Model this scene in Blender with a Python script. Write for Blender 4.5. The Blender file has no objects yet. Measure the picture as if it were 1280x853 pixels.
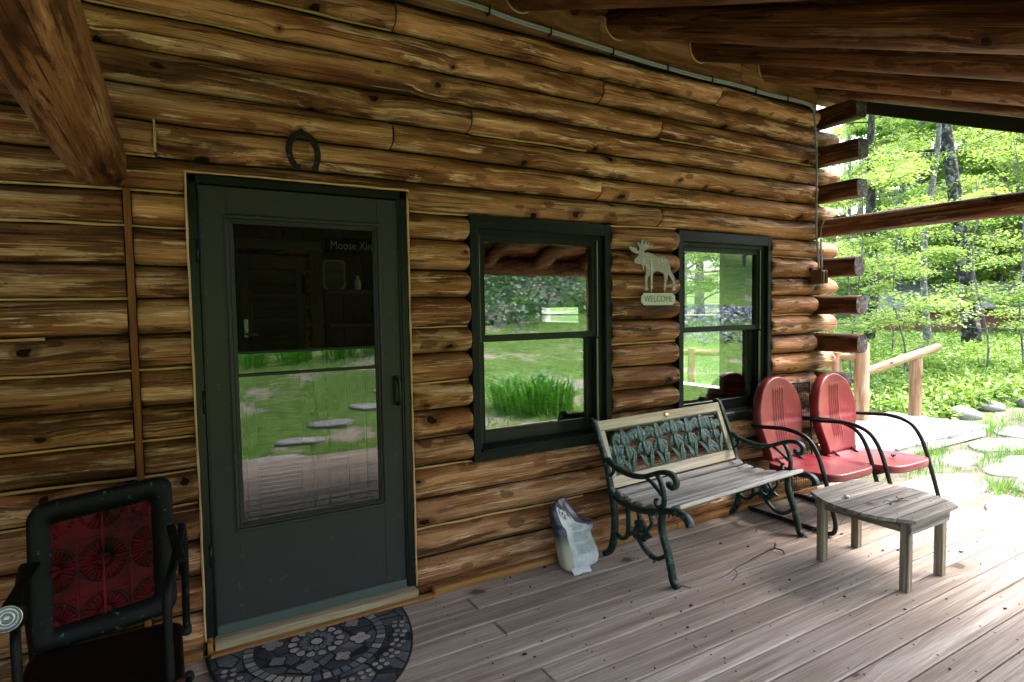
import bpy, math, random
from mathutils import Vector, Matrix, noise as mnoise

scene = bpy.context.scene
col = scene.collection
rng = random.Random(11)
R = math.radians
V = Vector


def nz(x, y=0.0, z=0.0):
    return mnoise.noise(V((x, y, z)))


# ------------------------------------------------------------------ mesh builder
class MB:
    """collects shapes, then links them as ONE mesh object.
    g = per-vertex grain coordinate (metres along, metres across, random 0-1)"""

    def __init__(s):
        s.v, s.f, s.g, s.m, s.s = [], [], [], [], []

    def add(s, verts, faces, g=None, smooth=False, mi=0):
        n = len(s.v)
        s.v += [tuple(p) for p in verts]
        if g is None:
            r = rng.random()
            g = [(p[0], p[1] + p[2], r) for p in verts]
        s.g += g
        for f in faces:
            s.f.append(tuple(i + n for i in f))
            s.m.append(mi)
            s.s.append(smooth)
        return s

    # chamfered box: centre, size, optional rotation matrix
    def box(s, c, size, rot=None, b=0.004, mi=0, r=None, smooth=False):
        hx, hy, hz = size[0] / 2, size[1] / 2, size[2] / 2
        b = min(b, hx * .9, hy * .9, hz * .9)
        vs, idx = [], {}
        for sx in (-1, 1):
            for sy in (-1, 1):
                for sz in (-1, 1):
                    for ax in range(3):
                        p = [sx * (hx - b), sy * (hy - b), sz * (hz - b)]
                        p[ax] = (sx * hx, sy * hy, sz * hz)[ax]
                        idx[(sx, sy, sz, ax)] = len(vs)
                        vs.append(p)
        fs = []
        for ax in range(3):
            a1, a2 = (ax + 1) % 3, (ax + 2) % 3
            for sg in (-1, 1):
                q = []
                for (u, w) in ((-1, -1), (1, -1), (1, 1), (-1, 1)):
                    k = [0, 0, 0]
                    k[ax], k[a1], k[a2] = sg, u, w
                    q.append(idx[(k[0], k[1], k[2], ax)])
                fs.append(q if sg > 0 else q[::-1])
        for ax in range(3):
            a1, a2 = (ax + 1) % 3, (ax + 2) % 3
            for u in (-1, 1):
                for w in (-1, 1):
                    k0, k1 = [0, 0, 0], [0, 0, 0]
                    k0[ax], k1[ax] = -1, 1
                    k0[a1] = k1[a1] = u
                    k0[a2] = k1[a2] = w
                    q = [idx[(*k0, a1)], idx[(*k1, a1)], idx[(*k1, a2)], idx[(*k0, a2)]]
                    fs.append(q if u * w < 0 else q[::-1])
        for sx in (-1, 1):
            for sy in (-1, 1):
                for sz in (-1, 1):
                    q = [idx[(sx, sy, sz, 0)], idx[(sx, sy, sz, 1)], idx[(sx, sy, sz, 2)]]
                    fs.append(q if sx * sy * sz > 0 else q[::-1])
        la = max(range(3), key=lambda i: size[i])
        o = [i for i in range(3) if i != la]
        rr = rng.random() if r is None else r
        off = rng.random() * 40
        g = [(p[la] + off, p[o[0]] + p[o[1]] + off, rr) for p in vs]
        c = V(c)
        if rot is None:
            vs = [V(p) + c for p in vs]
        else:
            vs = [rot @ V(p) + c for p in vs]
        return s.add(vs, fs, g, smooth, mi)

    # swept section along a path. sec = list of (u, w); frame fixed by 'side' if given
    def sweep(s, pts, sec, scale=None, side=None, closed=False, caps=True, mi=0, smooth=True, r=None, seccl=True):
        pts = [V(p) for p in pts]
        n, k = len(pts), len(sec)
        tang = []
        for i in range(n):
            if closed:
                t = pts[(i + 1) % n] - pts[i - 1]
            else:
                t = pts[min(i + 1, n - 1)] - pts[max(i - 1, 0)]
            tang.append(t.normalized() if t.length > 1e-9 else V((0, 0, 1)))
        if side is None:
            up = V((0, 0, 1)) if abs(tang[0].z) < .9 else V((1, 0, 0))
            S = tang[0].cross(up).normalized()
        vs, g = [], []
        rr = rng.random() if r is None else r
        off = rng.random() * 40
        L = 0.0
        per = 0
        cum = [0]
        for j in range(k):
            a, b_ = sec[j], sec[(j + 1) % k]
            cum.append(cum[-1] + math.hypot(b_[0] - a[0], b_[1] - a[1]))
        for i in range(n):
            t = tang[i]
            if side is not None:
                S = V(side).normalized()
                N = S.cross(t).normalized()
            else:
                S = (S - t * S.dot(t)).normalized()
                N = S.cross(t).normalized()
            if i:
                L += (pts[i] - pts[i - 1]).length
            sc = 1.0 if scale is None else (scale[i] if hasattr(scale, '__len__') else scale)
            su, sw = (sc if hasattr(sc, '__len__') else (sc, sc))
            for j, (u, w) in enumerate(sec):
                vs.append(pts[i] + S * (u * su) + N * (w * sw))
                g.append((L + off, cum[j] + off, rr))
        fs = []
        for i in range(n if closed else n - 1):
            a, b_ = i * k, ((i + 1) % n) * k
            for j in range(k if seccl else k - 1):
                j2 = (j + 1) % k
                fs.append((a + j, b_ + j, b_ + j2, a + j2))
        if caps and not closed and seccl:
            fs.append(tuple(range(k)))
            fs.append(tuple((n - 1) * k + j for j in reversed(range(k))))
        return s.add(vs, fs, g, smooth, mi)

    def tube(s, pts, rad, seg=10, closed=False, caps=True, mi=0, r=None, flat=1.0):
        sec = [(math.cos(2 * math.pi * j / seg), flat * math.sin(2 * math.pi * j / seg)) for j in range(seg)]
        if hasattr(rad, '__len__'):
            sc = list(rad)
            m = sum(sc) / len(sc)
            sec = [(a * m, b * m) for a, b in sec]
            sc = [q / m for q in sc]
            return s.sweep(pts, sec, sc, closed=closed, caps=caps, mi=mi, r=r)
        return s.sweep(pts, [(a * rad, b * rad) for a, b in sec], closed=closed, caps=caps, mi=mi, r=r)

    # extruded 2D outline. to3(u, w, d) -> point ; d from 0 to depth
    def prism(s, outline, depth, to3, mi=0, b=0.0):
        from mathutils.geometry import tessellate_polygon
        n = len(outline)
        tri = tessellate_polygon([[V((p[0], p[1], 0)) for p in outline]])
        vs = [to3(p[0], p[1], 0) for p in outline] + [to3(p[0], p[1], depth) for p in outline]
        fs = []
        for t in tri:
            fs.append(tuple(t))
            fs.append(tuple(i + n for i in reversed(t)))
        for i in range(n):
            j = (i + 1) % n
            fs.append((i, j, j + n, i + n))
        r = rng.random()
        g = [(p[0], p[1], r) for p in outline] * 2
        return s.add(vs, fs, g, False, mi)

    def lathe(s, prof, c, axis=(0, 0, 1), seg=20, mi=0, smooth=True):
        ax = V(axis).normalized()
        u = ax.orthogonal().normalized()
        w = ax.cross(u)
        vs, g = [], []
        c = V(c)
        for (rad, h) in prof:
            for j in range(seg):
                a = 2 * math.pi * j / seg
                vs.append(c + ax * h + (u * math.cos(a) + w * math.sin(a)) * rad)
                g.append((h, rad * a, .5))
        fs = []
        for i in range(len(prof) - 1):
            for j in range(seg):
                j2 = (j + 1) % seg
                fs.append((i * seg + j, i * seg + j2, (i + 1) * seg + j2, (i + 1) * seg + j))
        fs.append(tuple(reversed(range(seg))))
        fs.append(tuple((len(prof) - 1) * seg + j for j in range(seg)))
        return s.add(vs, fs, g, smooth, mi)

    def build(s, name, mats, parent=None, fix=True):
        me = bpy.data.meshes.new(name)
        me.from_pydata(s.v, [], s.f)
        if not isinstance(mats, (list, tuple)):
            mats = [mats]
        for m in mats:
            me.materials.append(m)
        me.polygons.foreach_set('material_index', s.m)
        me.polygons.foreach_set('use_smooth', s.s)
        at = me.attributes.new('gc', 'FLOAT_VECTOR', 'POINT')
        flat = []
        for q in s.g:
            flat += [q[0], q[1], q[2]]
        at.data.foreach_set('vector', flat)
        if fix:
            import bmesh
            bm = bmesh.new()
            bm.from_mesh(me)
            bmesh.ops.recalc_face_normals(bm, faces=bm.faces)
            bm.to_mesh(me)
            bm.free()
        me.update()
        o = bpy.data.objects.new(name, me)
        col.objects.link(o)
        if parent:
            o.parent = parent
        return o


def tag(o, label=None, cat=None, group=None, kind=None):
    if label:
        o['label'] = label
    if cat:
        o['category'] = cat
    if group:
        o['group'] = group
    if kind:
        o['kind'] = kind
    return o


def empty(name, loc=(0, 0, 0), rz=0.0, parent=None):
    o = bpy.data.objects.new(name, None)
    o.empty_display_size = .1
    o.location = loc
    o.rotation_euler = (0, 0, rz)
    col.objects.link(o)
    if parent:
        o.parent = parent
    return o


def copy_tree(o, parent=None):
    c = o.copy()
    col.objects.link(c)
    c.parent = parent
    for ch in [q for q in list(col.objects) if q.parent == o]:
        copy_tree(ch, c)
    return c


def part(mb, name, mats, root):
    """build in world coordinates, then hang under root keeping place"""
    o = mb.build(name, mats)
    o.parent = root
    o.matrix_parent_inverse = Matrix.Identity(4)
    return o


def rrect(u0, w0, u1, w1, r, n=5):
    out = []
    for (cx, cy, a0) in ((u1 - r, w1 - r, 0), (u0 + r, w1 - r, 90), (u0 + r, w0 + r, 180), (u1 - r, w0 + r, 270)):
        for i in range(n + 1):
            a = R(a0 + 90 * i / n)
            out.append((cx + r * math.cos(a), cy + r * math.sin(a)))
    return out


def smoothpath(ctrl, n=6):
    """Catmull-Rom through control points"""
    P = [V(p) for p in ctrl]
    out = []
    for i in range(len(P) - 1):
        p0, p1, p2, p3 = P[max(i - 1, 0)], P[i], P[i + 1], P[min(i + 2, len(P) - 1)]
        for j in range(n):
            t = j / n
            out.append(.5 * ((2 * p1) + (p2 - p0) * t + (2 * p0 - 5 * p1 + 4 * p2 - p3) * t * t + (3 * p1 - p0 - 3 * p2 + p3) * t ** 3))
    out.append(P[-1])
    return out


# ------------------------------------------------------------------ materials
class NT:
    def __init__(s, name):
        s.mat = bpy.data.materials.new(name)
        s.mat.use_nodes = True
        s.t = s.mat.node_tree
        s.t.nodes.clear()
        s.out = s.n('ShaderNodeOutputMaterial')

    def n(s, ty, **kw):
        nd = s.t.nodes.new(ty)
        for k, v in kw.items():
            setattr(nd, k, v)
        return nd

    def l(s, a, b):
        s.t.links.new(a, b)

    def sock(s, v, inp):
        if hasattr(v, 'is_output') or hasattr(v, 'links'):
            s.l(v, inp)
        else:
            inp.default_value = v

    def math(s, op, a, b=0.0, c=0.0, clamp=False):
        nd = s.n('ShaderNodeMath', operation=op, use_clamp=clamp)
        for i, q in enumerate((a, b, c)):
            s.sock(q, nd.inputs[i])
        return nd.outputs[0]

    def vmul(s, v, k):
        nd = s.n('ShaderNodeVectorMath', operation='MULTIPLY')
        s.l(v, nd.inputs[0])
        nd.inputs[1].default_value = k
        return nd.outputs[0]

    def noise(s, vec, scale=1.0, detail=4, rough=.55, dist=0.0):
        nd = s.n('ShaderNodeTexNoise')
        if vec is not None:
            s.l(vec, nd.inputs['Vector'])
        nd.inputs['Scale'].default_value = scale
        nd.inputs['Detail'].default_value = detail
        nd.inputs['Roughness'].default_value = rough
        nd.inputs['Distortion'].default_value = dist
        return nd.outputs['Fac']

    def ramp(s, fac, stops, interp='LINEAR'):
        nd = s.n('ShaderNodeValToRGB')
        nd.color_ramp.interpolation = interp
        e = nd.color_ramp.elements
        while len(e) < len(stops):
            e.new(.5)
        for i, (p, c) in enumerate(stops):
            e[i].position = p
            e[i].color = (*c, 1) if len(c) == 3 else c
        s.l(fac, nd.inputs[0])
        return nd.outputs[0]

    def rampf(s, fac, stops):
        return s.ramp(fac, [(p, (q, q, q)) for p, q in stops])

    def mix(s, fac, a, b, blend='MIX'):
        nd = s.n('ShaderNodeMix', data_type='RGBA', blend_type=blend)
        s.sock(fac, nd.inputs[0])
        for q, i in ((a, 6), (b, 7)):
            if hasattr(q, 'links'):
                s.l(q, nd.inputs[i])
            else:
                nd.inputs[i].default_value = (*q, 1) if len(q) == 3 else q
        return nd.outputs[2]

    def bsdf(s, colr, rough=.6, metal=0.0, bump=None, bstr=.3, bdist=.002, spec=.5, **kw):
        b = s.n('ShaderNodeBsdfPrincipled')
        if hasattr(colr, 'links'):
            s.l(colr, b.inputs['Base Color'])
        else:
            b.inputs['Base Color'].default_value = (*colr, 1)
        s.sock(rough, b.inputs['Roughness'])
        b.inputs['Metallic'].default_value = metal
        b.inputs['Specular IOR Level'].default_value = spec
        for k, v in kw.items():
            b.inputs[k].default_value = v
        if bump is not None:
            bn = s.n('ShaderNodeBump')
            bn.inputs['Strength'].default_value = bstr
            bn.inputs['Distance'].default_value = bdist
            s.l(bump, bn.inputs['Height'])
            s.l(bn.outputs[0], b.inputs['Normal'])
        s.l(b.outputs[0], s.out.inputs[0])
        return b

    def gc(s):
        a = s.n('ShaderNodeAttribute', attribute_name='gc')
        sp = s.n('ShaderNodeSeparateXYZ')
        s.l(a.outputs['Vector'], sp.inputs[0])
        return a.outputs['Vector'], sp.outputs[0], sp.outputs[1], sp.outputs[2]

    def comb(s, x, y, z):
        c = s.n('ShaderNodeCombineXYZ')
        for i, q in enumerate((x, y, z)):
            s.sock(q, c.inputs[i])
        return c.outputs[0]

    def obj(s):
        return s.n('ShaderNodeTexCoord').outputs['Object']


def wood(name, stops, knots=.34, patch=(2.0, 13.0), fine=(5, 240), fine_amt=.35, crack=.5, rough=.55, var=.35, bump=.5,
         kdark=(.03, .012, .005), halo=(.12, .045, .016), red=0.0, kscale=4.4, spec=.15, warp=.02):
    m = NT(name)
    _, x, y, r = m.gc()
    rz = m.math('MULTIPLY', r, 37.3)
    # knots: cells in metres, gated by random colour
    vo = m.n('ShaderNodeTexVoronoi', feature='F1')
    warpv = m.comb(m.math('MULTIPLY', x, kscale * .8), m.math('MULTIPLY', y, kscale), rz)
    wn = m.n('ShaderNodeTexNoise')
    m.l(warpv, wn.inputs['Vector'])
    wn.inputs['Scale'].default_value = 5
    wv = m.n('ShaderNodeVectorMath', operation='MULTIPLY_ADD')
    m.l(wn.outputs['Color'], wv.inputs[0])
    wv.inputs[1].default_value = (.16, .16, 0)
    m.l(warpv, wv.inputs[2])
    vo.voronoi_dimensions = '2D'
    # push each log to its own cells
    off = m.n('ShaderNodeVectorMath', operation='ADD')
    m.l(wv.outputs[0], off.inputs[0])
    m.l(m.comb(rz, rz, 0.0), off.inputs[1])
    m.l(off.outputs[0], vo.inputs['Vector'])
    vo.inputs['Scale'].default_value = 1
    sp = m.n('ShaderNodeSeparateColor')
    m.l(vo.outputs['Color'], sp.inputs[0])
    gate = m.math('LESS_THAN', sp.outputs[0], knots)
    d = m.math('DIVIDE', vo.outputs['Distance'], m.math('MULTIPLY_ADD', sp.outputs[1], .9, .5))
    kn = m.math('MULTIPLY', m.rampf(d, [(.0, 1), (.075, .95), (.11, 0)]), gate)
    ha = m.math('MULTIPLY', m.rampf(d, [(.0, 1), (.12, .75), (.24, 0)]), gate)
    bend = m.math('MULTIPLY', m.rampf(d, [(0, 1), (.5, 0)]), m.math('MULTIPLY', gate, .035))
    low = m.noise(m.comb(m.math('MULTIPLY', x, 1.1), m.math('MULTIPLY', y, 5), rz), 1, 2)
    y2 = m.math('ADD', m.math('ADD', y, bend), m.math('MULTIPLY', low, warp))
    p = m.noise(m.comb(m.math('MULTIPLY', x, patch[0]), m.math('MULTIPLY', y2, patch[1]), rz), 1, 6, .62, .5)
    c = m.ramp(p, stops)
    # slower stain variation along the log
    st = m.noise(m.comb(m.math('MULTIPLY', x, .9), m.math('MULTIPLY', y2, 4.0), m.math('ADD', rz, 9.0)), 1, 3)
    c = m.mix(m.rampf(st, [(.35, .0), (.65, .55)]), c, m.mix(.5, c, halo), 'MIX')
    f = m.noise(m.comb(m.math('MULTIPLY', x, fine[0]), m.math('MULTIPLY', y2, fine[1]), rz), 1, 4, .6)
    fm = m.rampf(f, [(.3, 1 - fine_amt), (.7, 1 + fine_amt * .5)])
    c = m.mix(1.0, c, fm, 'MULTIPLY')
    ck = m.noise(m.comb(m.math('MULTIPLY', x, 1.3), m.math('MULTIPLY', y2, 75), m.math('ADD', rz, 3.3)), 1, 2, .5)
    ckm = m.rampf(ck, [(.27, 1 - crack), (.33, 1)])
    c = m.mix(1.0, c, ckm, 'MULTIPLY')
    if var:
        c = m.mix(1.0, c, m.math('MULTIPLY_ADD', m.math('FRACT', m.math('MULTIPLY', r, 17.77)), var, 1 - var * .55), 'MULTIPLY')
    c = m.mix(m.math('MULTIPLY', ha, .7), c, halo)
    c = m.mix(kn, c, kdark)
    ro = m.math('MULTIPLY_ADD', p, .25, rough - .12)
    h = m.math('ADD', m.math('MULTIPLY', f, .5), m.math('ADD', m.math('MULTIPLY', p, .9), m.math('ADD', m.math('MULTIPLY', ckm, .6), m.math('MULTIPLY', kn, -.5))))
    m.bsdf(c, ro, bump=h, bstr=bump, bdist=.004, spec=spec)
    return m.mat


def paint(name, c, rough=.45, wear=None, wearc=(.3, .3, .3), amt=.12, metal=0.0, bump=.15, scale=40, spec=.25, low=.25):
    m = NT(name)
    o = m.obj()
    n1 = m.noise(o, scale, 5, .6)
    n2 = m.noise(o, 3.0, 3, .6)
    cc = m.mix(m.rampf(n2, [(.3, 0), (.7, low)]), c, tuple(q * .55 for q in c))
    if wear:
        n3 = m.noise(o, wear, 6, .68)
        cc = m.mix(m.rampf(n3, [(.62 - amt, 0), (.66 - amt, 0), (.69 - amt, 1)]), cc, wearc)
    m.bsdf(cc, m.math('MULTIPLY_ADD', n2, .3, rough - .15), metal, bump=n1, bstr=bump, bdist=.001, spec=spec)
    return m.mat


def logwood(name, t, knots=.30, bump=.8, rough=.55, var=.45, pale_amt=1.0, dark_amt=1.0, sx=1.0, kdark=(.018, .007, .003)):
    """t = (deep, dark, mid, light, pale): hand-peeled log, blotches with fairly crisp edges"""
    deep, dark, mid, light, pale = t
    m = NT(name)
    _, x0, y, r = m.gc()
    x = m.math('MULTIPLY', x0, sx)
    rz = m.math('MULTIPLY', r, 37.3)
    vo = m.n('ShaderNodeTexVoronoi', feature='F1')
    vo.voronoi_dimensions = '2D'
    wn = m.n('ShaderNodeTexNoise')
    kv = m.comb(m.math('MULTIPLY_ADD', x, 3.4, rz), m.math('MULTIPLY_ADD', y, 4.6, rz), 0.0)
    m.l(kv, wn.inputs['Vector'])
    wn.inputs['Scale'].default_value = 4
    wv = m.n('ShaderNodeVectorMath', operation='MULTIPLY_ADD')
    m.l(wn.outputs['Color'], wv.inputs[0])
    wv.inputs[1].default_value = (.2, .2, 0)
    m.l(kv, wv.inputs[2])
    m.l(wv.outputs[0], vo.inputs['Vector'])
    vo.inputs['Scale'].default_value = 1
    sp = m.n('ShaderNodeSeparateColor')
    m.l(vo.outputs['Color'], sp.inputs[0])
    gate = m.math('LESS_THAN', sp.outputs[0], knots)
    d = m.math('DIVIDE', vo.outputs['Distance'], m.math('MULTIPLY_ADD', sp.outputs[1], 1.0, .45))
    kn = m.math('MULTIPLY', m.rampf(d, [(.0, 1), (.065, 1), (.085, 0)]), gate)
    ha = m.math('MULTIPLY', m.rampf(d, [(.0, 1), (.14, .9), (.20, 0)]), gate)
    v2 = m.n('ShaderNodeTexVoronoi', feature='F1')
    v2.voronoi_dimensions = '2D'
    k2 = m.n('ShaderNodeVectorMath', operation='MULTIPLY_ADD')
    m.l(wn.outputs['Color'], k2.inputs[0])
    k2.inputs[1].default_value = (.35, .35, 0)
    m.l(m.comb(m.math('MULTIPLY_ADD', x, 4.2, rz), m.math('MULTIPLY_ADD', y, 8.5, rz), 0.0), k2.inputs[2])
    m.l(k2.outputs[0], v2.inputs['Vector'])
    v2.inputs['Scale'].default_value = 1
    sp2 = m.n('ShaderNodeSeparateColor')
    m.l(v2.outputs['Color'], sp2.inputs[0])
    spot = m.math('MULTIPLY', m.rampf(m.math('DIVIDE', v2.outputs['Distance'], m.math('MULTIPLY_ADD', sp2.outputs[1], .9, .4)), [(.0, 1), (.20, 1), (.24, 0)]), m.math('LESS_THAN', sp2.outputs[0], .34))
    bend = m.math('MULTIPLY', m.rampf(d, [(0, 1), (.55, 0)]), m.math('MULTIPLY', gate, .022))
    low = m.noise(m.comb(m.math('MULTIPLY', x, 1.0), m.math('MULTIPLY', y, 5), rz), 1, 2)
    y2 = m.math('ADD', m.math('ADD', y, bend), m.math('MULTIPLY', low, .012))

    def nn(fx, fy, off, det=4, ro=.6, dist=0.0):
        return m.noise(m.comb(m.math('MULTIPLY', x, fx), m.math('MULTIPLY', y2, fy), m.math('ADD', rz, off)), 1, det, ro, dist)
    c = m.ramp(nn(1.1, 8, 0.0, 4), [(.34, dark), (.46, mid), (.60, light)])
    red = nn(2.2, 11, 5.0, 3)
    c = m.mix(m.rampf(red, [(.53, 0), (.60, .38)]), c, (mid[0] * 1.02, mid[1] * .72, mid[2] * .62))
    pm = nn(1.7, 15, 2.0, 7, .68, .25)
    pn = nn(6, 50, 7.0, 3)
    pc = m.mix(m.rampf(pn, [(.38, 0), (.62, 1)]), light, pale)
    c = m.mix(m.rampf(pm, [(.53, 0), (.57, .75 * pale_amt)]), c, pc)
    pm2 = nn(1.0, 60, 12.0, 4, .6)
    c = m.mix(m.rampf(pm2, [(.60, 0), (.65, .6 * pale_amt)]), c, pc)
    dm = nn(1.2, 11, 21.0, 7, .70, .25)
    c = m.mix(m.rampf(dm, [(.545, 0), (.60, .8 * dark_amt)]), c, m.mix(m.rampf(pn, [(.4, 0), (.6, 1)]), deep, dark))
    c = m.mix(m.math('MULTIPLY', spot, .8), c, m.mix(.5, dark, mid))
    ck = nn(1.1, 85, 3.3, 3, .55)
    ckm = m.rampf(ck, [(.33, .25), (.38, 1)])
    c = m.mix(1.0, c, ckm, 'MULTIPLY')
    sc = nn(26, 40, 31.0, 3, .7)
    c = m.mix(m.rampf(sc, [(.66, 0), (.70, .6)]), c, deep)
    f = nn(5, 260, 0.7, 4, .6)
    c = m.mix(1.0, c, m.rampf(f, [(.33, .55), (.67, 1.2)]), 'MULTIPLY')
    c = m.mix(1.0, c, m.math('MULTIPLY_ADD', m.math('FRACT', m.math('MULTIPLY', r, 17.77)), var, 1 - var * .5), 'MULTIPLY')
    c = m.mix(m.math('MULTIPLY', ha, .75), c, m.mix(.35, deep, mid))
    c = m.mix(kn, c, kdark)
    h = m.math('ADD', m.math('MULTIPLY', f, .35), m.math('ADD', m.math('MULTIPLY', pm, 1.6), m.math('ADD', m.math('MULTIPLY', ckm, .7), m.math('MULTIPLY', kn, -.8))))
    m.bsdf(c, m.math('MULTIPLY_ADD', pm, .35, rough - .17), bump=h, bstr=bump, bdist=.006, spec=.12)
    return m.mat


M = {}
M['log'] = logwood('peeled log', ((.020, .009, .005), (.090, .037, .016), (.285, .126, .053), (.52, .268, .135), (.88, .62, .43)))
M['beam'] = logwood('dark stained beam', ((.012, .005, .003), (.050, .018, .008), (.135, .052, .021), (.26, .118, .050), (.46, .27, .145)), knots=.3, rough=.45, pale_amt=.8)
M['rimboard'] = wood('brown board', [(.38, (.13, .055, .024)), (.5, (.24, .115, .052)), (.62, (.36, .20, .10))], knots=.2, rough=.6)
M['ceiling'] = wood('ceiling boards', [(.36, (.12, .046, .018)), (.5, (.28, .125, .052)), (.64, (.44, .24, .115))], knots=.3, rough=.6)
M['trimwood'] = wood('honey trim', [(.3, (.25, .115, .035)), (.5, (.36, .18, .06)), (.75, (.45, .26, .11))], knots=.05, patch=(2, 30), rough=.6)
M['stripwood'] = wood('strip wood', [(.3, (.12, .042, .014)), (.5, (.20, .078, .026)), (.75, (.30, .13, .05))], knots=.05, patch=(2, 30), rough=.6)
M['endgrain'] = wood('weathered log end', [(.3, (.022, .019, .022)), (.5, (.05, .044, .048)), (.7, (.11, .10, .10))], knots=0, patch=(9, 30), fine=(40, 200), rough=.7, red=0, halo=(.05, .04, .035))
M['stub'] = logwood('log stub', ((.012, .005, .003), (.035, .014, .006), (.085, .034, .015), (.16, .07, .03), (.32, .18, .09)), knots=.3, pale_amt=.7)
M['deck'] = wood('weathered deck boards', [(.30, (.205, .162, .131)), (.46, (.29, .237, .199)), (.58, (.355, .302, .264)), (.72, (.48, .43, .39))], knots=.12, patch=(1.2, 26), fine=(3, 260), fine_amt=.36, crack=.45, rough=.62, var=.30, bump=.5, kdark=(.07, .052, .042), halo=(.17, .12, .085), kscale=3.2, warp=.010)
M['greywood'] = wood('grey weathered slats', [(.34, (.28, .265, .25)), (.46, (.44, .425, .41)), (.55, (.54, .53, .515)), (.68, (.70, .69, .68))], knots=.12, patch=(1.4, 30), fine=(3, 300), fine_amt=.3, crack=.5, rough=.7, kdark=(.06, .05, .045), halo=(.16, .14, .12), kscale=5, var=.6)
M['tablewood'] = wood('brown grey weathered slats', [(.34, (.12, .105, .092)), (.46, (.21, .19, .172)), (.55, (.28, .26, .24)), (.68, (.40, .38, .36))], knots=.12, patch=(1.4, 30), fine=(3, 300), fine_amt=.34, crack=.5, rough=.7, kdark=(.05, .04, .035), halo=(.11, .095, .08), kscale=5)
M['creamwood'] = wood('cream painted wood', [(.34, (.38, .31, .22)), (.46, (.54, .47, .36)), (.55, (.63, .56, .44)), (.68, (.72, .66, .55))], knots=.08, patch=(1.4, 30), fine=(3, 300), fine_amt=.18, crack=.25, rough=.65, kdark=(.2, .15, .1), halo=(.42, .35, .24))
M['greentable'] = wood('mossy table legs', [(.34, (.115, .090, .060)), (.46, (.20, .165, .12)), (.55, (.27, .23, .175)), (.68, (.38, .34, .275))], knots=.1, patch=(1.4, 30), crack=.4, rough=.7, kdark=(.06, .05, .035), halo=(.14, .12, .08))
M['post'] = wood('peeled post', [(.34, (.20, .115, .06)), (.46, (.30, .19, .115)), (.55, (.38, .265, .175)), (.68, (.48, .37, .27))], knots=.25, patch=(1.6, 16), rough=.65)
M['bleach'] = wood('bleached planks', [(.25, (.34, .33, .315)), (.5, (.44, .43, .415)), (.8, (.54, .53, .51))], knots=.1, patch=(1.4, 26), rough=.7, kdark=(.2, .18, .16), halo=(.4, .38, .35))
M['stone_sill'] = wood('threshold', [(.25, (.2, .16, .095)), (.5, (.33, .275, .18)), (.8, (.47, .42, .32))], knots=.0, patch=(3, 40), rough=.75)
M['inner'] = wood('interior boards', [(.3, (.05, .022, .010)), (.5, (.10, .046, .022)), (.75, (.16, .08, .04))], knots=.1, patch=(1.5, 14), rough=.6)
M['innerlight'] = wood('interior trim', [(.3, (.11, .075, .042)), (.5, (.18, .125, .07)), (.75, (.24, .175, .105))], knots=.05, patch=(1.5, 14), rough=.6)
M['caulk'] = paint('golden caulk', (.58, .365, .195), .5, bump=.3, scale=60)
M['chink'] = paint('dark joint', (.018, .011, .007), .9)
M['doorgreen'] = paint('green grey door paint', (.033, .0345, .0365), .48, wear=22, wearc=(.05, .056, .057), amt=.035, bump=.12, scale=300, low=.15)
M['kick'] = paint('door sweep', (.075, .098, .092), .4, low=.2)
M['frame'] = paint('dark frame paint', (.007, .011, .0105), .35, low=.2)
M['casing'] = wood('green painted casing', [(.36, (.0045, .0066, .0070)), (.5, (.0078, .0108, .0112)), (.64, (.015, .020, .020))], knots=0, patch=(2, 40), fine=(6, 200), rough=.45, var=.05, halo=(.012, .022, .02))
M['sash'] = paint('sash enamel', (.011, .017, .016), .32, low=.2)
M['track'] = paint('jamb liner', (.42, .45, .42), .4)
M['fascia'] = paint('dark green fascia', (.008, .014, .010), .6)
M['iron'] = paint('green cast iron', (.006, .022, .020), .42, wear=26, wearc=(.05, .075, .072), amt=.10, bump=.5, scale=120)
M['ironlight'] = paint('verdigris iron', (.035, .078, .072), .5, wear=60, wearc=(.12, .185, .175), amt=.13, bump=.6, scale=150)
M['blacktube'] = paint('black tube', (.012, .014, .015), .35, wear=30, wearc=(.12, .12, .12), amt=.03)
M['brass'] = paint('brass plate', (.62, .43, .17), .3, metal=1.0)
M['chrome'] = paint('dull chrome', (.36, .38, .385), .3, metal=1.0, low=.5)
M['black'] = paint('black enamel', (.010, .011, .011), .3)
M['rust'] = paint('rusty iron', (.016, .011, .008), .6, wear=40, wearc=(.06, .05, .045), amt=.08, bump=.7)
M['conduit'] = paint('grey cable', (.27, .29, .30), .45)
M['outlet'] = paint('brown outlet cover', (.10, .058, .035), .6)
M['galv'] = paint('dull galvanised sheet', (.33, .325, .31), .6, metal=.2, wear=18, wearc=(.45, .46, .45), amt=.10)
M['plaque'] = paint('pale plaque', (.52, .58, .53), .6, low=.15)
M['letter'] = paint('grey lettering', (.19, .24, .235), .7)
M['signlet'] = paint('chalk lettering', (.55, .55, .52), .7)
M['leafdry'] = paint('dry leaf', (.030, .018, .010), .7)
M['twig'] = paint('dark bark', (.022, .016, .013), .85, wear=50, wearc=(.12, .10, .085), amt=.08, bump=.8)
M['white'] = paint('white trim', (.75, .76, .74), .5)
M['shedred'] = paint('red brown siding', (.34, .145, .11), .8, low=.3)
M['shedroof'] = paint('grey shingle', (.28, .27, .28), .9)


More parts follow.
